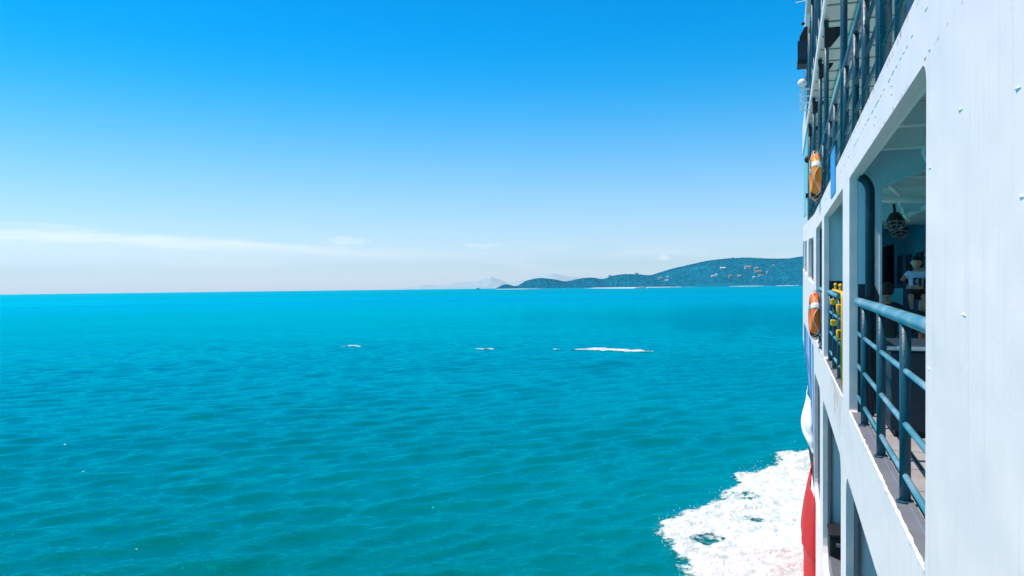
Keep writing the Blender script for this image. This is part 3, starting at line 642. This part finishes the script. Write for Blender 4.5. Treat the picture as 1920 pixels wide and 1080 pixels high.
# roof above the upper deck: planked underside, white fascia
B().box(.03, 9.95, -11, 30.5, ZR, ZR + .05).build('roof', 'green', FER)
B().box(-.005, .029, -11, 30.8, ZR - .05, ZR + .14).build('roof_fascia', 'white', FER)
for s in np.arange(5, 30, .9): B().box(.05, 9, s, s + .03, ZR - .02, ZR - .001).build('roof_batten', 'grey', FER)
for xx in (.62, 2.2): B().box(xx, xx + .03, 4, 30, ZR - .05, ZR - .021).build('roof_girder', 'soffit', FER)
B().tube([(.55, 4, ZR - .09), (.55, 12, ZR - .1), (.5, 20, ZR - .09), (.5, 29, ZR - .09)], .03, 8).build('conduit', 'soffit', FER)
B().box(2.9, 3.0, -4, 29, ZU, ZR - .001).build('upper_cabin_wall', 'teal', FER)
for s in (25.2,): B().box(.35, 9.9, s, s + .06, ZU, ZR - .001).build('upper_bulkhead', 'teal', FER)
wp = B().prism([(25.2, ZU + .55), (30.4, ZU + .75), (30.4, ZR - .06), (25.2, ZR - .06)], 'x', .03, .06).build('wind_screen', 'teal', FER)
B().tube([(1.2, 12.2, ZR - .06), (1.2, 12.2, ZR - .02)], .16, 20).build('ceiling_lamp', 'grey', FER)
# third level: bridge deck bulwark, posts, canopy
B().box(-.004, .03, 26.2, 30.8, ZR + .142, ZR + .95).build('bridge_bulwark', 'white', FER)
tp = B().tube([(0, 0, 0), (0, 0, 1.6), (0, 0, ZT - ZR - .06)], .045, 12).build('canopy_post', 'rail', FER); tp.location = (XR + .03, 18.85, ZR + .055)
for s in (20.6, 23.2, 25.8, 29.6):
    c = tp.copy(); COL.objects.link(c); c.location = (XR + .03, s, ZR + .055)
B().box(.0, 9.9, 14, 29.8, ZT, ZT + .06).build('canopy', 'green', FER)
B().box(-.04, -.001, 14, 30, ZT - .10, ZT + .12).build('canopy_fascia', 'white', FER)
for s in np.arange(17, 29, 1.4): B().box(.1, 8, s, s + .05, ZT - .04, ZT - .001).build('canopy_batten', 'grey', FER)
br = B().box(.30, 9.6, 24.0, 24.08, ZR + .055, ZT - .001).build('bridge_front', 'soffit', FER)
for xx in (.6, 1.9): B().box(xx, xx + .9, 23.97, 24.0, ZR + 1.2, ZR + 2.3).build('window', 'glass', br)
railing('top_railing', 17, 26, ZR + 1.1, (ZR + .8, ZR + .45), (17, 18.3, 19.6, 21.5, 22.6), ZR + .055, ro=.025, rr_=.014, rp=.03, mat='rail', x=XR + .02)
# sidelight screen, light bracket and whip aerial hung outboard on the bridge wing
sc_ = B().prism([(-.31, 12.42), (-.25, 13.12), (-.13, 13.36), (-.06, 13.36), (-.06, 12.42)], 'y', 21.7, 22.3).build('sidelight_screen', 'dark', FER, bevel=.01)
B().box(-.30, -.08, 21.68, 21.699, 12.52, 13.0).build('screen_back', 'navy', sc_)
B().box(-.10, -.004, 21.8, 22.2, 13.362, 13.7).build('wing_plate', 'white', FER)
br = B()
for z in (11.26, 11.45, 11.62, 11.80): br.box(-.24, -.006, 21.9, 21.94, z, z + .035)
for x in (-.24, -.10): br.box(x, x + .035, 21.945, 21.98, 11.24, 11.86)
br = br.build('lamp_bracket', 'white', FER); lb = B().ball((-.18, 21.95, 11.98), .115, .10, .115, 3).build('floodlight', 'tape', br)
B().tube([(-.01, 24, ZT + .07), (-.32, 24.0, ZT + .02)], .012, 6).build('aerial', 'white', FER)
B().ball((-.13, 23.6, 14.0), .05).build('horn', 'dark', FER)
B().tube([(.10, 25.0, 10.35), (.12, 25.0, 10.0), (.3, 25.05, 9.6)], .012, 6).build('lamp_cable', 'dark', FER); B().ball((.02, 24.95, 10.42), .09, .09, .11, 2).build('deck_lamp', 'dark', FER)
# white post at the forward end of the upper rail
B().box(.0, .07, 24.9, 25.05, ZU + .2, 9.3).build('rail_end_post', 'white', FER, bevel=.01)
B().box(-.03, .08, 24.86, 25.09, 9.3, 9.42).build('post_cap', 'dark', FER)
# lower side openings: web frames, light blue plates, ledge
for s0, s1 in ((4.6, 8.95), (9.75, 14.3), (15.5, 18.4)):
    k = B().box(.077, .85, s1 + .06, s1 + .11, 1.8, ZD - .11).build('web_frame', 'pale', FER)
    for q0, q1, q2 in ((.077, .115, 0), (.13, .145, .02)): B().box(q0, q1, s1 + q2, s1 + .055, 1.8, 5.2).build('stiffener', 'grey', k)
    B().prism([(.077, 2.05), (.50, 2.05), (.50, 2.36), (.077, 2.52)], 'y', s0, s1).build('ledge', 'ledge', FER)
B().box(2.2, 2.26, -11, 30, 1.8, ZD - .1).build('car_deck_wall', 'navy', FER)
# painted blue livery stripes tapering down the forward hull
for i, (a0, a1, zb) in enumerate(((19.0, 19.9, 3.0), (20.6, 22.4, 2.2), (23.2, 24.2, 3.2), (25.0, 28.5, 2.6))):
    b = B(); n_ = 14; A = []
    for k in range(n_ + 1):
        z = 5.45 + (zb - 5.45) * k / n_; u = k / n_; sh_ = (1 - u ** 3); c_ = (a0 + a1) / 2 - .6 * u; hw = (a1 - a0) / 2 * sh_ + .01
        row = []
        for s in (c_ - hw, c_ + hw):
            x, y, zz_ = bow(0, s, z); row.append((x, y, z))
        A.append([b.bm.verts.new((q[0] - .004, q[1], q[2])) for q in row] + [b.bm.verts.new((q[0] + .001, q[1], q[2])) for q in row[::-1]])
    for k in range(n_):
        for j in range(4): b.bm.faces.new((A[k][j], A[k][(j + 1) % 4], A[k + 1][(j + 1) % 4], A[k + 1][j]))
    b.build('hull_stripe', 'bluestripe', FER)
# bright blue board on the band below the upper rail
B().prism([(10.75, 8.06), (11.75, 8.06), (11.75, 8.64), (10.75, 8.64)], 'x', -.012, -.003).build('blue_board', 'bluesign', FER)
# yellow barrier gate in the second opening
g_ = B().tube([(.05, 10.3, 5.70), (.05, 10.3, 6.74), (.05, 10.36, 6.80), (.05, 11.4, 6.80), (.05, 12.25, 6.80)], .02, 10)
g_ = g_.build('barrier_gate', 'yellow', FER)
for s, z in ((10.85, 6.58), (10.85, 6.26)):
    B().tube([(.085, s, z + .05), (.025, s, z + .05), (.025, s, z - .05), (.085, s, z - .05)], .018, 8).build('hook', 'yellow', g_)
for s, z in ((12.33, 6.63), (12.33, 6.33)): B().box(.02, .115, s - .07, s + .07, z - .042, z + .042).build('latch', 'yellow', g_, bevel=.01)
for s in (10.7, 11.7): B().tube([(.05, s, 6.80), (.05, s, 6.87)], .016, 8).ball((.05, s, 6.88), .026).build('pin', 'yellow', g_)
# pipes under the main deck
for pts, r_p in (([(.30, 8.7, 8.02), (.75, 11, 8.02), (1.1, 13.6, 7.98)], .035), ([(.28, 10.6, 7.96), (1.9, 12.2, 8.0)], .05), ([(.35, 9.3, 8.06), (2.3, 9.35, 8.06)], .03), ([(.95, 12.5, 8.1), (.98, 12.5, 7.9), (1.08, 12.6, 7.78)], .018), ([(.55, 7.6, 8.25), (.52, 7.62, 8.05), (.58, 7.7, 7.96), (.75, 7.9, 8.0), (1.2, 8.3, 8.1)], .016)):
    B().tube(pts, r_p, 10).build('ceiling_pipe', 'soffit', FER)

# ------------------------------------------------------------------ things on the ferry
def lifebuoy(x, s, z, rot, label, c):
    r = empty('lifebuoy', S(x, s, z) @ rot, label, 'lifebuoy')
    n = 40; Rm, rm = .345, .080
    b = B(); b.tube([(Rm * math.cos(2 * math.pi * k / n) * 0, Rm * math.cos(2 * math.pi * k / n), Rm * math.sin(2 * math.pi * k / n)) for k in range(n)], rm, 14, closed=True)
    b.build('ring', c, r)
    for a in (28, 152):
        B().tube([(0, Rm * math.cos(R(a + d)), Rm * math.sin(R(a + d))) for d in (-8, -4, 0, 4, 8)], rm + .004, 14).build('band', 'tape', r)
    rp = [(.05 * math.sin(k * .7), (Rm + .10 + .03 * math.sin(8 * math.pi * k / 48)) * math.cos(2 * math.pi * k / 48), (Rm + .10 + .03 * math.sin(8 * math.pi * k / 48)) * math.sin(2 * math.pi * k / 48)) for k in range(48)]
    B().tube(rp, .009, 6, closed=True).build('grab_rope', 'rope', r)
    B().tube([(0, Rm * math.cos(R(a)), Rm * math.sin(R(a))) for a in (-128, -123, -118, -113, -108)], rm + .006, 14).build('strap', 'dark', r)
    B().tube([(-.09, .0, .30), (-.10, .05, .0), (-.08, .12, -.3)], .008, 6).build('lanyard', 'rope', r)
    return r
RZ = lambda a: Matrix.Rotation(R(a), 4, 'Z')
lifebuoy(-.085, 15.5, 8.80, RZ(2), 'amber orange lifebuoy hung on the upper deck railing', 'orange2')
lifebuoy(-.085, 15.9, 6.27, RZ(2), 'red orange lifebuoy hung outside the lower railing by the white pillar', 'orange')

def cloth(name, prof, s0, s1, mat, label, cat, fold=None):
    """billowing sheet: prof(u,v) -> outward bulge; thickness by solidify"""
    n, m_ = 24, 66; vs_ = []; 
    for i in range(m_ + 1):
        for j in range(n + 1): vs_.append(prof(j / n, i / m_))
    q = [(i * (n + 1) + j, i * (n + 1) + j + 1, (i + 1) * (n + 1) + j + 1, (i + 1) * (n + 1) + j) for i in range(m_) for j in range(n)]
    o = np_mesh(name, vs_, q, mat); o.matrix_world = MAT
    md = o.modifiers.new('thickness', 'SOLIDIFY'); md.thickness = .006
    return tag(o, label, cat)
def hullx(s, z): return bow(0, s, z)[0]
def redp(u, v):
    s = 17.6 + 4.0 * u; z = 2.30 - 3.0 * v
    bl = .31 * math.sin(math.pi * min(1, v * .9 + .05)) ** .8 * max(0, math.sin(math.pi * (.93 * u))) ** .55
    if v > .40: bl = bl * (.62 + .25 * min(1, (v - .40) * 4)) + .02 * math.sin(9 * u + 20 * v)
    return (hullx(s, z) - .012 - bl + .02 * math.sin(14 * u + 5 * v), s, z + .04 * math.sin(6 * u))
cloth('banner', redp, 0, 0, 'red', 'billowing red cloth banner hanging down the hull above the bow wave', 'banner')
def whp(u, v):
    s = 22.2 + 3.0 * u; z = 3.75 - 1.4 * v
    bl = .27 * math.sin(math.pi * (.06 + .9 * v ** 1.6)) ** .8 * max(0, math.sin(math.pi * (.95 * u))) ** .5
    return (hullx(s, z) - .012 - bl + .015 * math.sin(10 * u + 16 * v * v), s, z)
cloth('banner', whp, 0, 0, 'cloth', 'small white cloth banner bulging from the hull beside the blue stripes', 'banner')
def tarp(u, v):
    s = 5.6 + 3.6 * u; z = 10.55 - 1.15 * v
    return (.55 + .03 * math.sin(9 * u) + .02 * math.sin(14 * u + 4 * v), s, z - .12 * math.sin(math.pi * u) * (1 - v))
cloth('tarpaulin', tarp, 0, 0, 'tarp', 'dark blue tarpaulin hung behind the upper deck posts', 'tarpaulin')
t_ = empty('bundle', S(.55, 8.3, 8.95), 'brown folded bundle under the dark blue tarpaulin on the upper deck', 'bundle')
b = B().ball((0, 0, .06), .26, .55, .22, 3)
for v in b.bm.verts: v.co *= 1 + .18 * mnoise.noise(v.co * 6)
b.build('cloth', 'brown', t_); B().box(-.3, .3, -.6, .6, -.60, -.16).build('box', 'navy', t_, bevel=.02); B().tube([(0, .1, .3), (.02, -.1, .3)], .02, 6).build('knot', 'brown', t_)

# fans under the deck head
def fan(x, s, z, rad, label):
    r = empty('fan', S(x, s, z) @ Matrix.Rotation(R(68), 4, 'X'), label, 'fan')
    B().tube([(0, .02, 0), (0, .20, -.02), (0, .30, -.05)], .02, 8).build('hanger', 'dark', r)
    B().tube([(0, .12, 0), (0, .0, 0), (0, -.06, 0)], [.07, .13, .09], 14).build('motor', 'dark', r)
    b = B()
    for k in range(8):
        a = 2 * math.pi * k / 8; b.tube([(.05 * math.cos(a), -.13, .05 * math.sin(a)), (rad * .7 * math.cos(a), -.12, rad * .7 * math.sin(a)), (rad * math.cos(a), -.05, rad * math.sin(a)), (rad * .6 * math.cos(a), .02, rad * .6 * math.sin(a))], .006, 5)
    for q_ in (.6, 1.): b.tube([(rad * q_ * math.cos(2 * math.pi * k / 28), -.06 - .08 * (1 - q_), rad * q_ * math.sin(2 * math.pi * k / 28)) for k in range(28)], .008, 5, closed=True)
    b.build('guard', 'grey', r)
    for k in range(3):
        a = 2 * math.pi * k / 3 + .3; d = Vector((math.cos(a), 0, math.sin(a))); e2 = Vector((-math.sin(a), 0, math.cos(a)))
        b = B(); pts = [d * .05 - e2 * .03, d * rad * .8 - e2 * .09, d * rad * .88 + e2 * .02, d * .05 + e2 * .03]
        A = [b.bm.verts.new(p + Vector((0, -.06 + (.02 if i < 2 else -.015), 0))) for i, p in enumerate(pts)]; C = [b.bm.verts.new(v.co + Vector((0, .006, 0))) for v in A]
        b.bm.faces.new(A); b.bm.faces.new(C[::-1])
        for i in range(4): b.bm.faces.new((A[i], C[i], C[(i + 1) % 4], A[(i + 1) % 4]))
        b.build('blade', 'dark', r)
    return r
fan(.93, 12.9, 7.80, .14, 'larger caged black fan hanging from the deck head above the seated passenger'); fan(1.18, 14.4, 7.74, .13, 'dark round fan behind the first one, further down the passage')
# bench
bn = empty('bench', S(.74, 12.15, ZD), 'blue passenger bench in the covered side passage', 'bench')
B().box(-.25, .24, -.2, .25, .40, .44).build('seat', 'sky', bn, bevel=.02)
B().prism([(.25, .46), (.31, .44), (.36, 1.15), (.30, 1.17)], 'x', -.25, .24).build('backrest', 'sky', bn, bevel=.015)
for x in (-.18, .18):
    for y in (-.14, .2): B().box(x - .02, x + .02, y - .02, y + .02, 0, .40).build('leg', 'grey', bn)
bx = empty('storage_box', S(.20, 14.0, 2.46), 'black box on the grey ledge of a lower opening', 'box')
B().box(-.13, .17, -.35, .25, .0, .36).build('body', 'dark', bx, bevel=.02); B().box(-.14, .18, -.36, .26, .362, .41).build('lid', 'dark', bx, bevel=.015); B().box(-.03, .07, -.375, -.355, .22, .27).build('handle', 'grey', bx)

lk = empty('locker', S(.9, 7.85, ZD - .012), 'dark navy deck locker standing just behind the near railing', 'locker')
B().box(-.66, .75, -.48, .46, .05, .72).build('body', 'navy', lk, bevel=.012)
B().box(-.69, .78, -.51, .48, .722, .765).build('lid', 'navy', lk, bevel=.01)
B().box(-.69, .78, -.522, -.511, .735, .765).build('lid_sunlit_edge', 'white', lk)  # white strip paints the sun catching the lid's front edge
B().box(-.62, .71, -.44, .42, .0, .049).build('plinth', 'dark', lk)
for x in (-.3, .4): B().box(x - .05, x + .05, -.497, -.481, .60, .70).build('latch', 'grey', lk)
# ------------------------------------------------------------------ people
def skin_bm(nodes_, edges, sub=2):
    """grow one continuous surface round a skeleton; nodes_: name -> (pos, radius)"""
    names = list(nodes_); me = bpy.data.meshes.new('tmp')
    me.from_pydata([nodes_[n][0] for n in names], [(names.index(a), names.index(c)) for a, c in edges], [])
    o = bpy.data.objects.new('tmp', me); COL.objects.link(o)
    md = o.modifiers.new('s', 'SKIN'); md.use_smooth_shade = True
    for i, n in enumerate(names):
        rv = nodes_[n][1]; rv = rv if isinstance(rv, tuple) else (rv, rv); me.skin_vertices[0].data[i].radius = rv; me.skin_vertices[0].data[i].use_root = (i == 0)
    sb = o.modifiers.new('u', 'SUBSURF'); sb.levels = sb.render_levels = sub
    dg = bpy.context.evaluated_depsgraph_get(); ev = o.evaluated_get(dg).to_mesh()
    b = B(); b.bm.from_mesh(ev); bpy.data.objects.remove(o); bpy.data.meshes.remove(me)
    for f in b.bm.faces: f.smooth = True
    return b
def head(b, c, h, yaw=0, tilt=0):
    """face to -y: skull, jaw, nose, ears, lips as one lump"""
    h2 = bmesh.new(); bmesh.ops.create_uvsphere(h2, u_segments=28, v_segments=22, radius=1)
    for v in h2.verts:
        x, y, z = v.co
        wx = .36 * (1 - .16 * max(0, -z) ** 1.5) ; wy = .43
        q = Vector((x * wx, y * wy, z * .5))
        if z < -.1 and y < .2: q.x *= 1 - .22 * (-z - .1); q.y *= 1 - .08 * (-z)
        n_ = math.exp(-((x) / .16) ** 2 - ((z + .12) / .22) ** 2) if y < 0 else 0; q.y -= .085 * n_
        for ex in (-.38, .38): q.y += .035 * math.exp(-((x - ex) / .2) ** 2 - ((z - .05) / .14) ** 2) if y < 0 else 0
        q.y -= .02 * math.exp(-(x / .25) ** 2 - ((z + .52) / .08) ** 2) if y < 0 else 0
        for ex in (-1, 1): q.x += ex * .07 * math.exp(-((x - ex) / .12) ** 2 - ((z + .02) / .2) ** 2 - (y / .18) ** 2)
        v.co = q * h
    mt = Matrix.Translation(c) @ Matrix.Rotation(yaw, 4, 'Z') @ Matrix.Rotation(tilt, 4, 'X')
    h2.transform(mt); tm = bpy.data.meshes.new('t'); h2.to_mesh(tm); h2.free(); b.bm.from_mesh(tm); bpy.data.meshes.remove(tm)
    for f in b.bm.faces: f.smooth = True
    return mt
def face_bits(parent, mt, h, hairm='hair', short=True):
    e_ = B()
    for ex in (-1, 1): e_.ball(mt @ Vector((ex * .135 * h, -.375 * h, .03 * h)), .045 * h, .03 * h, .028 * h, 2)
    e_.build('eye', 'eye', parent)
    m_ = B().ball(mt @ Vector((0, -.405 * h, -.26 * h)), .10 * h, .02 * h, .022 * h, 2); m_.build('mouth', 'pink', parent)
    hb = bmesh.new(); bmesh.ops.create_uvsphere(hb, u_segments=28, v_segments=18, radius=1)
    for v in list(hb.verts):
        x, y, z = v.co
        if z < (.30 if y < -.45 else (-.5 if y > .1 else -.05 + max(0, -y) * .6)): hb.verts.remove(v); continue
        k = 1.06 + .05 * mnoise.noise(v.co * 5); v.co = Vector((x * .37 * k, y * .45 * k, z * .5 * k)) * h
    hb.transform(mt); o = B(); o.bm.free(); o.bm = hb
    for f in hb.faces: f.smooth = True
    o = o.build('hair', hairm, parent); md = o.modifiers.new('t', 'SOLIDIFY'); md.thickness = .012 * h * 4; md.offset = -.3
def hand(nd, ed, wrist, d, up, side, sc_=1., curl=.5, tag_=''):
    """palm and five separate fingers from a wrist node, d pointing to the finger tips"""
    d = Vector(d).normalized(); side = Vector(side).normalized(); n_ = d.cross(side).normalized() * curl
    w = Vector(nd[wrist][0]); pc = w + d * .05 * sc_; nd[tag_ + 'palm'] = (pc, (.032 * sc_, .018 * sc_)); ed.append((wrist, tag_ + 'palm'))
    for i, (o_, l_) in enumerate(((-.030, .070), (-.010, .080), (.010, .076), (.029, .060))):
        a = pc + side * o_ * sc_ + d * .035 * sc_; m_ = a + d * l_ * .55 * sc_ + n_ * .02 * sc_; t = m_ + d * l_ * .38 * sc_ + n_ * .035 * sc_
        for k, p in (('a', a), ('m', m_), ('t', t)): nd[f'{tag_}f{i}{k}'] = (p, (.0088 if k != 't' else .007) * sc_)
        ed += [(tag_ + 'palm', f'{tag_}f{i}a'), (f'{tag_}f{i}a', f'{tag_}f{i}m'), (f'{tag_}f{i}m', f'{tag_}f{i}t')]
    a = w + d * .02 * sc_ - side * .035 * sc_; t1 = a + (d * .6 - side * .6) * .045 * sc_; t2 = t1 + (d * .9 - side * .2 + n_) * .03 * sc_
    for k, p in (('ta', a), ('tb', t1), ('tc', t2)): nd[tag_ + k] = (p, .0095 * sc_)
    ed += [(wrist, tag_ + 'ta'), (tag_ + 'ta', tag_ + 'tb'), (tag_ + 'tb', tag_ + 'tc')]
def man():
    r = empty('person', S(1.40, 12.9, ZD - .012), 'man in dark clothes and shorts holding a baby in the side passage', 'person')
    hip = .92; nd = {'pelvis': ((0, 0, hip), (.155, .11)), 'waist': ((0, 0, 1.05), (.14, .10)), 'chest': ((0, .01, 1.25), (.17, .115)), 'collar': ((0, .02, 1.42), (.13, .08)), 'neck': ((0, .01, 1.50), .055), 'nape': ((0, 0, 1.56), .052)}
    ed = [('pelvis', 'waist'), ('waist', 'chest'), ('chest', 'collar'), ('collar', 'neck'), ('neck', 'nape')]
    for sd_, tg in ((-1, 'L'), (1, 'R')):
        nd[tg + 'th'] = ((sd_ * .10, 0, .84), .09); nd[tg + 'kn'] = ((sd_ * .11, -.02, .47), .057); nd[tg + 'cf'] = ((sd_ * .11, .02, .34), .056); nd[tg + 'an'] = ((sd_ * .115, .02, .09), .035); nd[tg + 'hl'] = ((sd_ * .115, .045, .045), .036); nd[tg + 'ft'] = ((sd_ * .125, -.09, .04), (.042, .028)); nd[tg + 'to'] = ((sd_ * .135, -.17, .028), (.038, .018))
        ed += [('pelvis', tg + 'th'), (tg + 'th', tg + 'kn'), (tg + 'kn', tg + 'cf'), (tg + 'cf', tg + 'an'), (tg + 'an', tg + 'hl'), (tg + 'an', tg + 'ft'), (tg + 'ft', tg + 'to')]
        nd[tg + 'sh'] = ((sd_ * .18, .02, 1.40), .06); ed.append(('collar', tg + 'sh'))
    nd['Lel'] = ((-.30, .0, 1.14), .043); nd['Lwr'] = ((-.24, -.24, 1.12), .028); nd['Rel'] = ((.27, .0, 1.13), .043); nd['Rwr'] = ((.02, -.27, 1.12), .028)
    ed += [('Lsh', 'Lel'), ('Lel', 'Lwr'), ('Rsh', 'Rel'), ('Rel', 'Rwr')]
    hand(nd, ed, 'Lwr', (.75, -.35, .05), None, (0, -.3, 1), 1., .6, 'L'); hand(nd, ed, 'Rwr', (-1, -.1, .1), None, (0, -.2, 1), 1., .6, 'R')
    b = skin_bm(nd, ed); mt = head(b, (0, -.02, 1.66), .225); bd = b.build('body', 'skin', r)
    face_bits(r, mt, .225)
    tn = {'pelvis': ((0, 0, .90), (.17, .125)), 'waist': ((0, 0, 1.05), (.155, .115)), 'chest': ((0, .01, 1.25), (.185, .13)), 'collar': ((0, .02, 1.43), (.14, .09)), 'Ls': ((-.185, .02, 1.40), .075), 'Le': ((-.25, .01, 1.25), .065), 'Rs': ((.185, .02, 1.40), .075), 'Re': ((.24, .01, 1.25), .065)}
    skin_bm(tn, [('pelvis', 'waist'), ('waist', 'chest'), ('chest', 'collar'), ('collar', 'Ls'), ('Ls', 'Le'), ('collar', 'Rs'), ('Rs', 'Re')]).build('shirt', 'navycloth', r)
    sn = {'p': ((0, 0, .92), (.172, .13)), 'L0': ((-.105, 0, .80), .11), 'L1': ((-.115, -.01, .50), .10), 'R0': ((.105, 0, .80), .11), 'R1': ((.115, -.01, .50), .10)}
    skin_bm(sn, [('p', 'L0'), ('L0', 'L1'), ('p', 'R0'), ('R0', 'R1')]).build('shorts', 'navycloth', r)
    B().tube([(-.262, -.16, 1.122), (-.250, -.20, 1.122)], .038, 12).build('watch', 'gold', r)
    for sd_ in (-1, 1): B().box(sd_ * .125 - .055, sd_ * .125 + .055, -.21, .09, .0, .02).build('sandal', 'bluesole', r, bevel=.01)
    return r
man()
def baby():
    r = empty('person', S(1.16, 12.55, 6.72), 'baby in a pale blue shirt with dark print, held up by the man', 'person')
    nd = {'hip': ((0, 0, .06), (.075, .065)), 'belly': ((0, 0, .15), (.08, .07)), 'chest': ((0, 0, .27), (.08, .06)), 'neck': ((0, 0, .35), .035), 'nape': ((0, 0, .38), .035)}
    ed = [('hip', 'belly'), ('belly', 'chest'), ('chest', 'neck'), ('neck', 'nape')]
    for sd_, tg in ((-1, 'L'), (1, 'R')):
        nd[tg + 'sh'] = ((sd_ * .10, 0, .31), .036); nd[tg + 'el'] = ((sd_ * .17, -.03, .24), .03); nd[tg + 'wr'] = ((sd_ * .19, -.10, .22), .02)
        nd[tg + 'th'] = ((sd_ * .06, -.04, .02), .05); nd[tg + 'kn'] = ((sd_ * .09, -.14, -.03), .04); nd[tg + 'an'] = ((sd_ * .08, -.13, -.16), .026); nd[tg + 'to'] = ((sd_ * .08, -.20, -.18), .022)
        ed += [('chest', tg + 'sh'), (tg + 'sh', tg + 'el'), (tg + 'el', tg + 'wr'), ('hip', tg + 'th'), (tg + 'th', tg + 'kn'), (tg + 'kn', tg + 'an'), (tg + 'an', tg + 'to')]
        hand(nd, ed, tg + 'wr', (0, -1, .1), None, (sd_ * -1., 0, .3), .55, .7, tg)
    b = skin_bm(nd, ed); mt = head(b, (0, -.01, .465), .185, R(-8)); b.build('body', 'skin2', r); face_bits(r, mt, .185)
    tn = {'w': ((0, 0, .07), (.098, .085)), 'c': ((0, 0, .26), (.095, .075)), 't': ((0, 0, .325), (.06, .05)), 'Ls': ((-.10, 0, .31), .05), 'Le': ((-.155, -.02, .255), .045), 'Rs': ((.10, 0, .31), .05), 'Re': ((.155, -.02, .255), .045)}
    sh = skin_bm(tn, [('w', 'c'), ('c', 't'), ('c', 'Ls'), ('Ls', 'Le'), ('c', 'Rs'), ('Rs', 'Re')]).build('shirt', 'shirt', r)
    k = B(); k.box(-.05, -.03, -.098, -.070, .15, .25).box(-.028, .0, -.1, -.072, .15, .17).box(-.028, .0, -.1, -.072, .23, .25).box(.02, .055, -.096, -.066, .14, .25); k.build('print', 'navycloth', sh)
    pn = {'h': ((0, 0, .05), (.092, .083)), 'L0': ((-.06, -.04, .02), .062), 'L1': ((-.085, -.12, -.02), .055), 'R0': ((.06, -.04, .02), .062), 'R1': ((.085, -.12, -.02), .055)}
    skin_bm(pn, [('h', 'L0'), ('L0', 'L1'), ('h', 'R0'), ('R0', 'R1')]).build('trousers', 'darkcloth', r)
baby()
def sitter(x, s, z, yaw, label, shirt, hairm='hair'):
    r = empty('person', S(x, s, z) @ RZ(yaw), label, 'person')
    nd = {'pelvis': ((0, 0, .52), (.15, .11)), 'waist': ((0, .02, .66), (.135, .1)), 'chest': ((0, .03, .86), (.165, .11)), 'collar': ((0, .02, 1.0), (.12, .07)), 'neck': ((0, 0, 1.07), .052), 'nape': ((0, -.01, 1.12), .05)}
    ed = [('pelvis', 'waist'), ('waist', 'chest'), ('chest', 'collar'), ('collar', 'neck'), ('neck', 'nape')]
    for sd_, tg in ((-1, 'L'), (1, 'R')):
        for nm, p, q in (('th', (sd_ * .10, -.12, .51), .08), ('kn', (sd_ * .11, -.42, .50), .058), ('an', (sd_ * .11, -.42, .09), .036), ('to', (sd_ * .11, -.58, .03), .03), ('sh', (sd_ * .17, .02, .98), .055), ('el', (sd_ * .22, -.04, .72), .042), ('wr', (sd_ * .12, -.26, .60), .028)): nd[tg + nm] = (p, q)
        ed += [('pelvis', tg + 'th'), (tg + 'th', tg + 'kn'), (tg + 'kn', tg + 'an'), (tg + 'an', tg + 'to'), ('collar', tg + 'sh'), (tg + 'sh', tg + 'el'), (tg + 'el', tg + 'wr')]
        hand(nd, ed, tg + 'wr', (0, -1, -.2), None, (1, 0, 0), 1., .3, tg)
    b = skin_bm(nd, ed); mt = head(b, (0, -.03, 1.22), .22); b.build('body', 'skin', r); face_bits(r, mt, .22, hairm)
    tn = {'p': ((0, 0, .53), (.165, .125)), 'w': ((0, .02, .66), (.15, .115)), 'c': ((0, .03, .86), (.18, .125)), 't': ((0, .02, 1.01), (.13, .085)), 'Ls': ((-.175, .02, .98), .07), 'Le': ((-.21, -.01, .82), .06), 'Rs': ((.175, .02, .98), .07), 'Re': ((.21, -.01, .82), .06)}
    skin_bm(tn, [('p', 'w'), ('w', 'c'), ('c', 't'), ('t', 'Ls'), ('Ls', 'Le'), ('t', 'Rs'), ('Rs', 'Re')]).build('shirt', shirt, r)
    sn = {'p': ((0, 0, .52), (.165, .12)), 'L0': ((-.10, -.12, .51), .092), 'L1': ((-.11, -.43, .49), .078), 'L2': ((-.11, -.42, .10), .062), 'R0': ((.10, -.12, .51), .092), 'R1': ((.11, -.43, .49), .078), 'R2': ((.11, -.42, .10), .062)}
    skin_bm(sn, [('p', 'L0'), ('L0', 'L1'), ('L1', 'L2'), ('p', 'R0'), ('R0', 'R1'), ('R1', 'R2')]).build('trousers', 'darkcloth', r)
    return r
sitter(.74, 12.2, ZD - .08, 160, 'dark haired passenger in dark clothes seated on the bench', 'darkcloth')
sitter(.34, 16.6, 2.05, 70, 'passenger sitting inside the narrow lower opening, mostly in shade', 'pink')
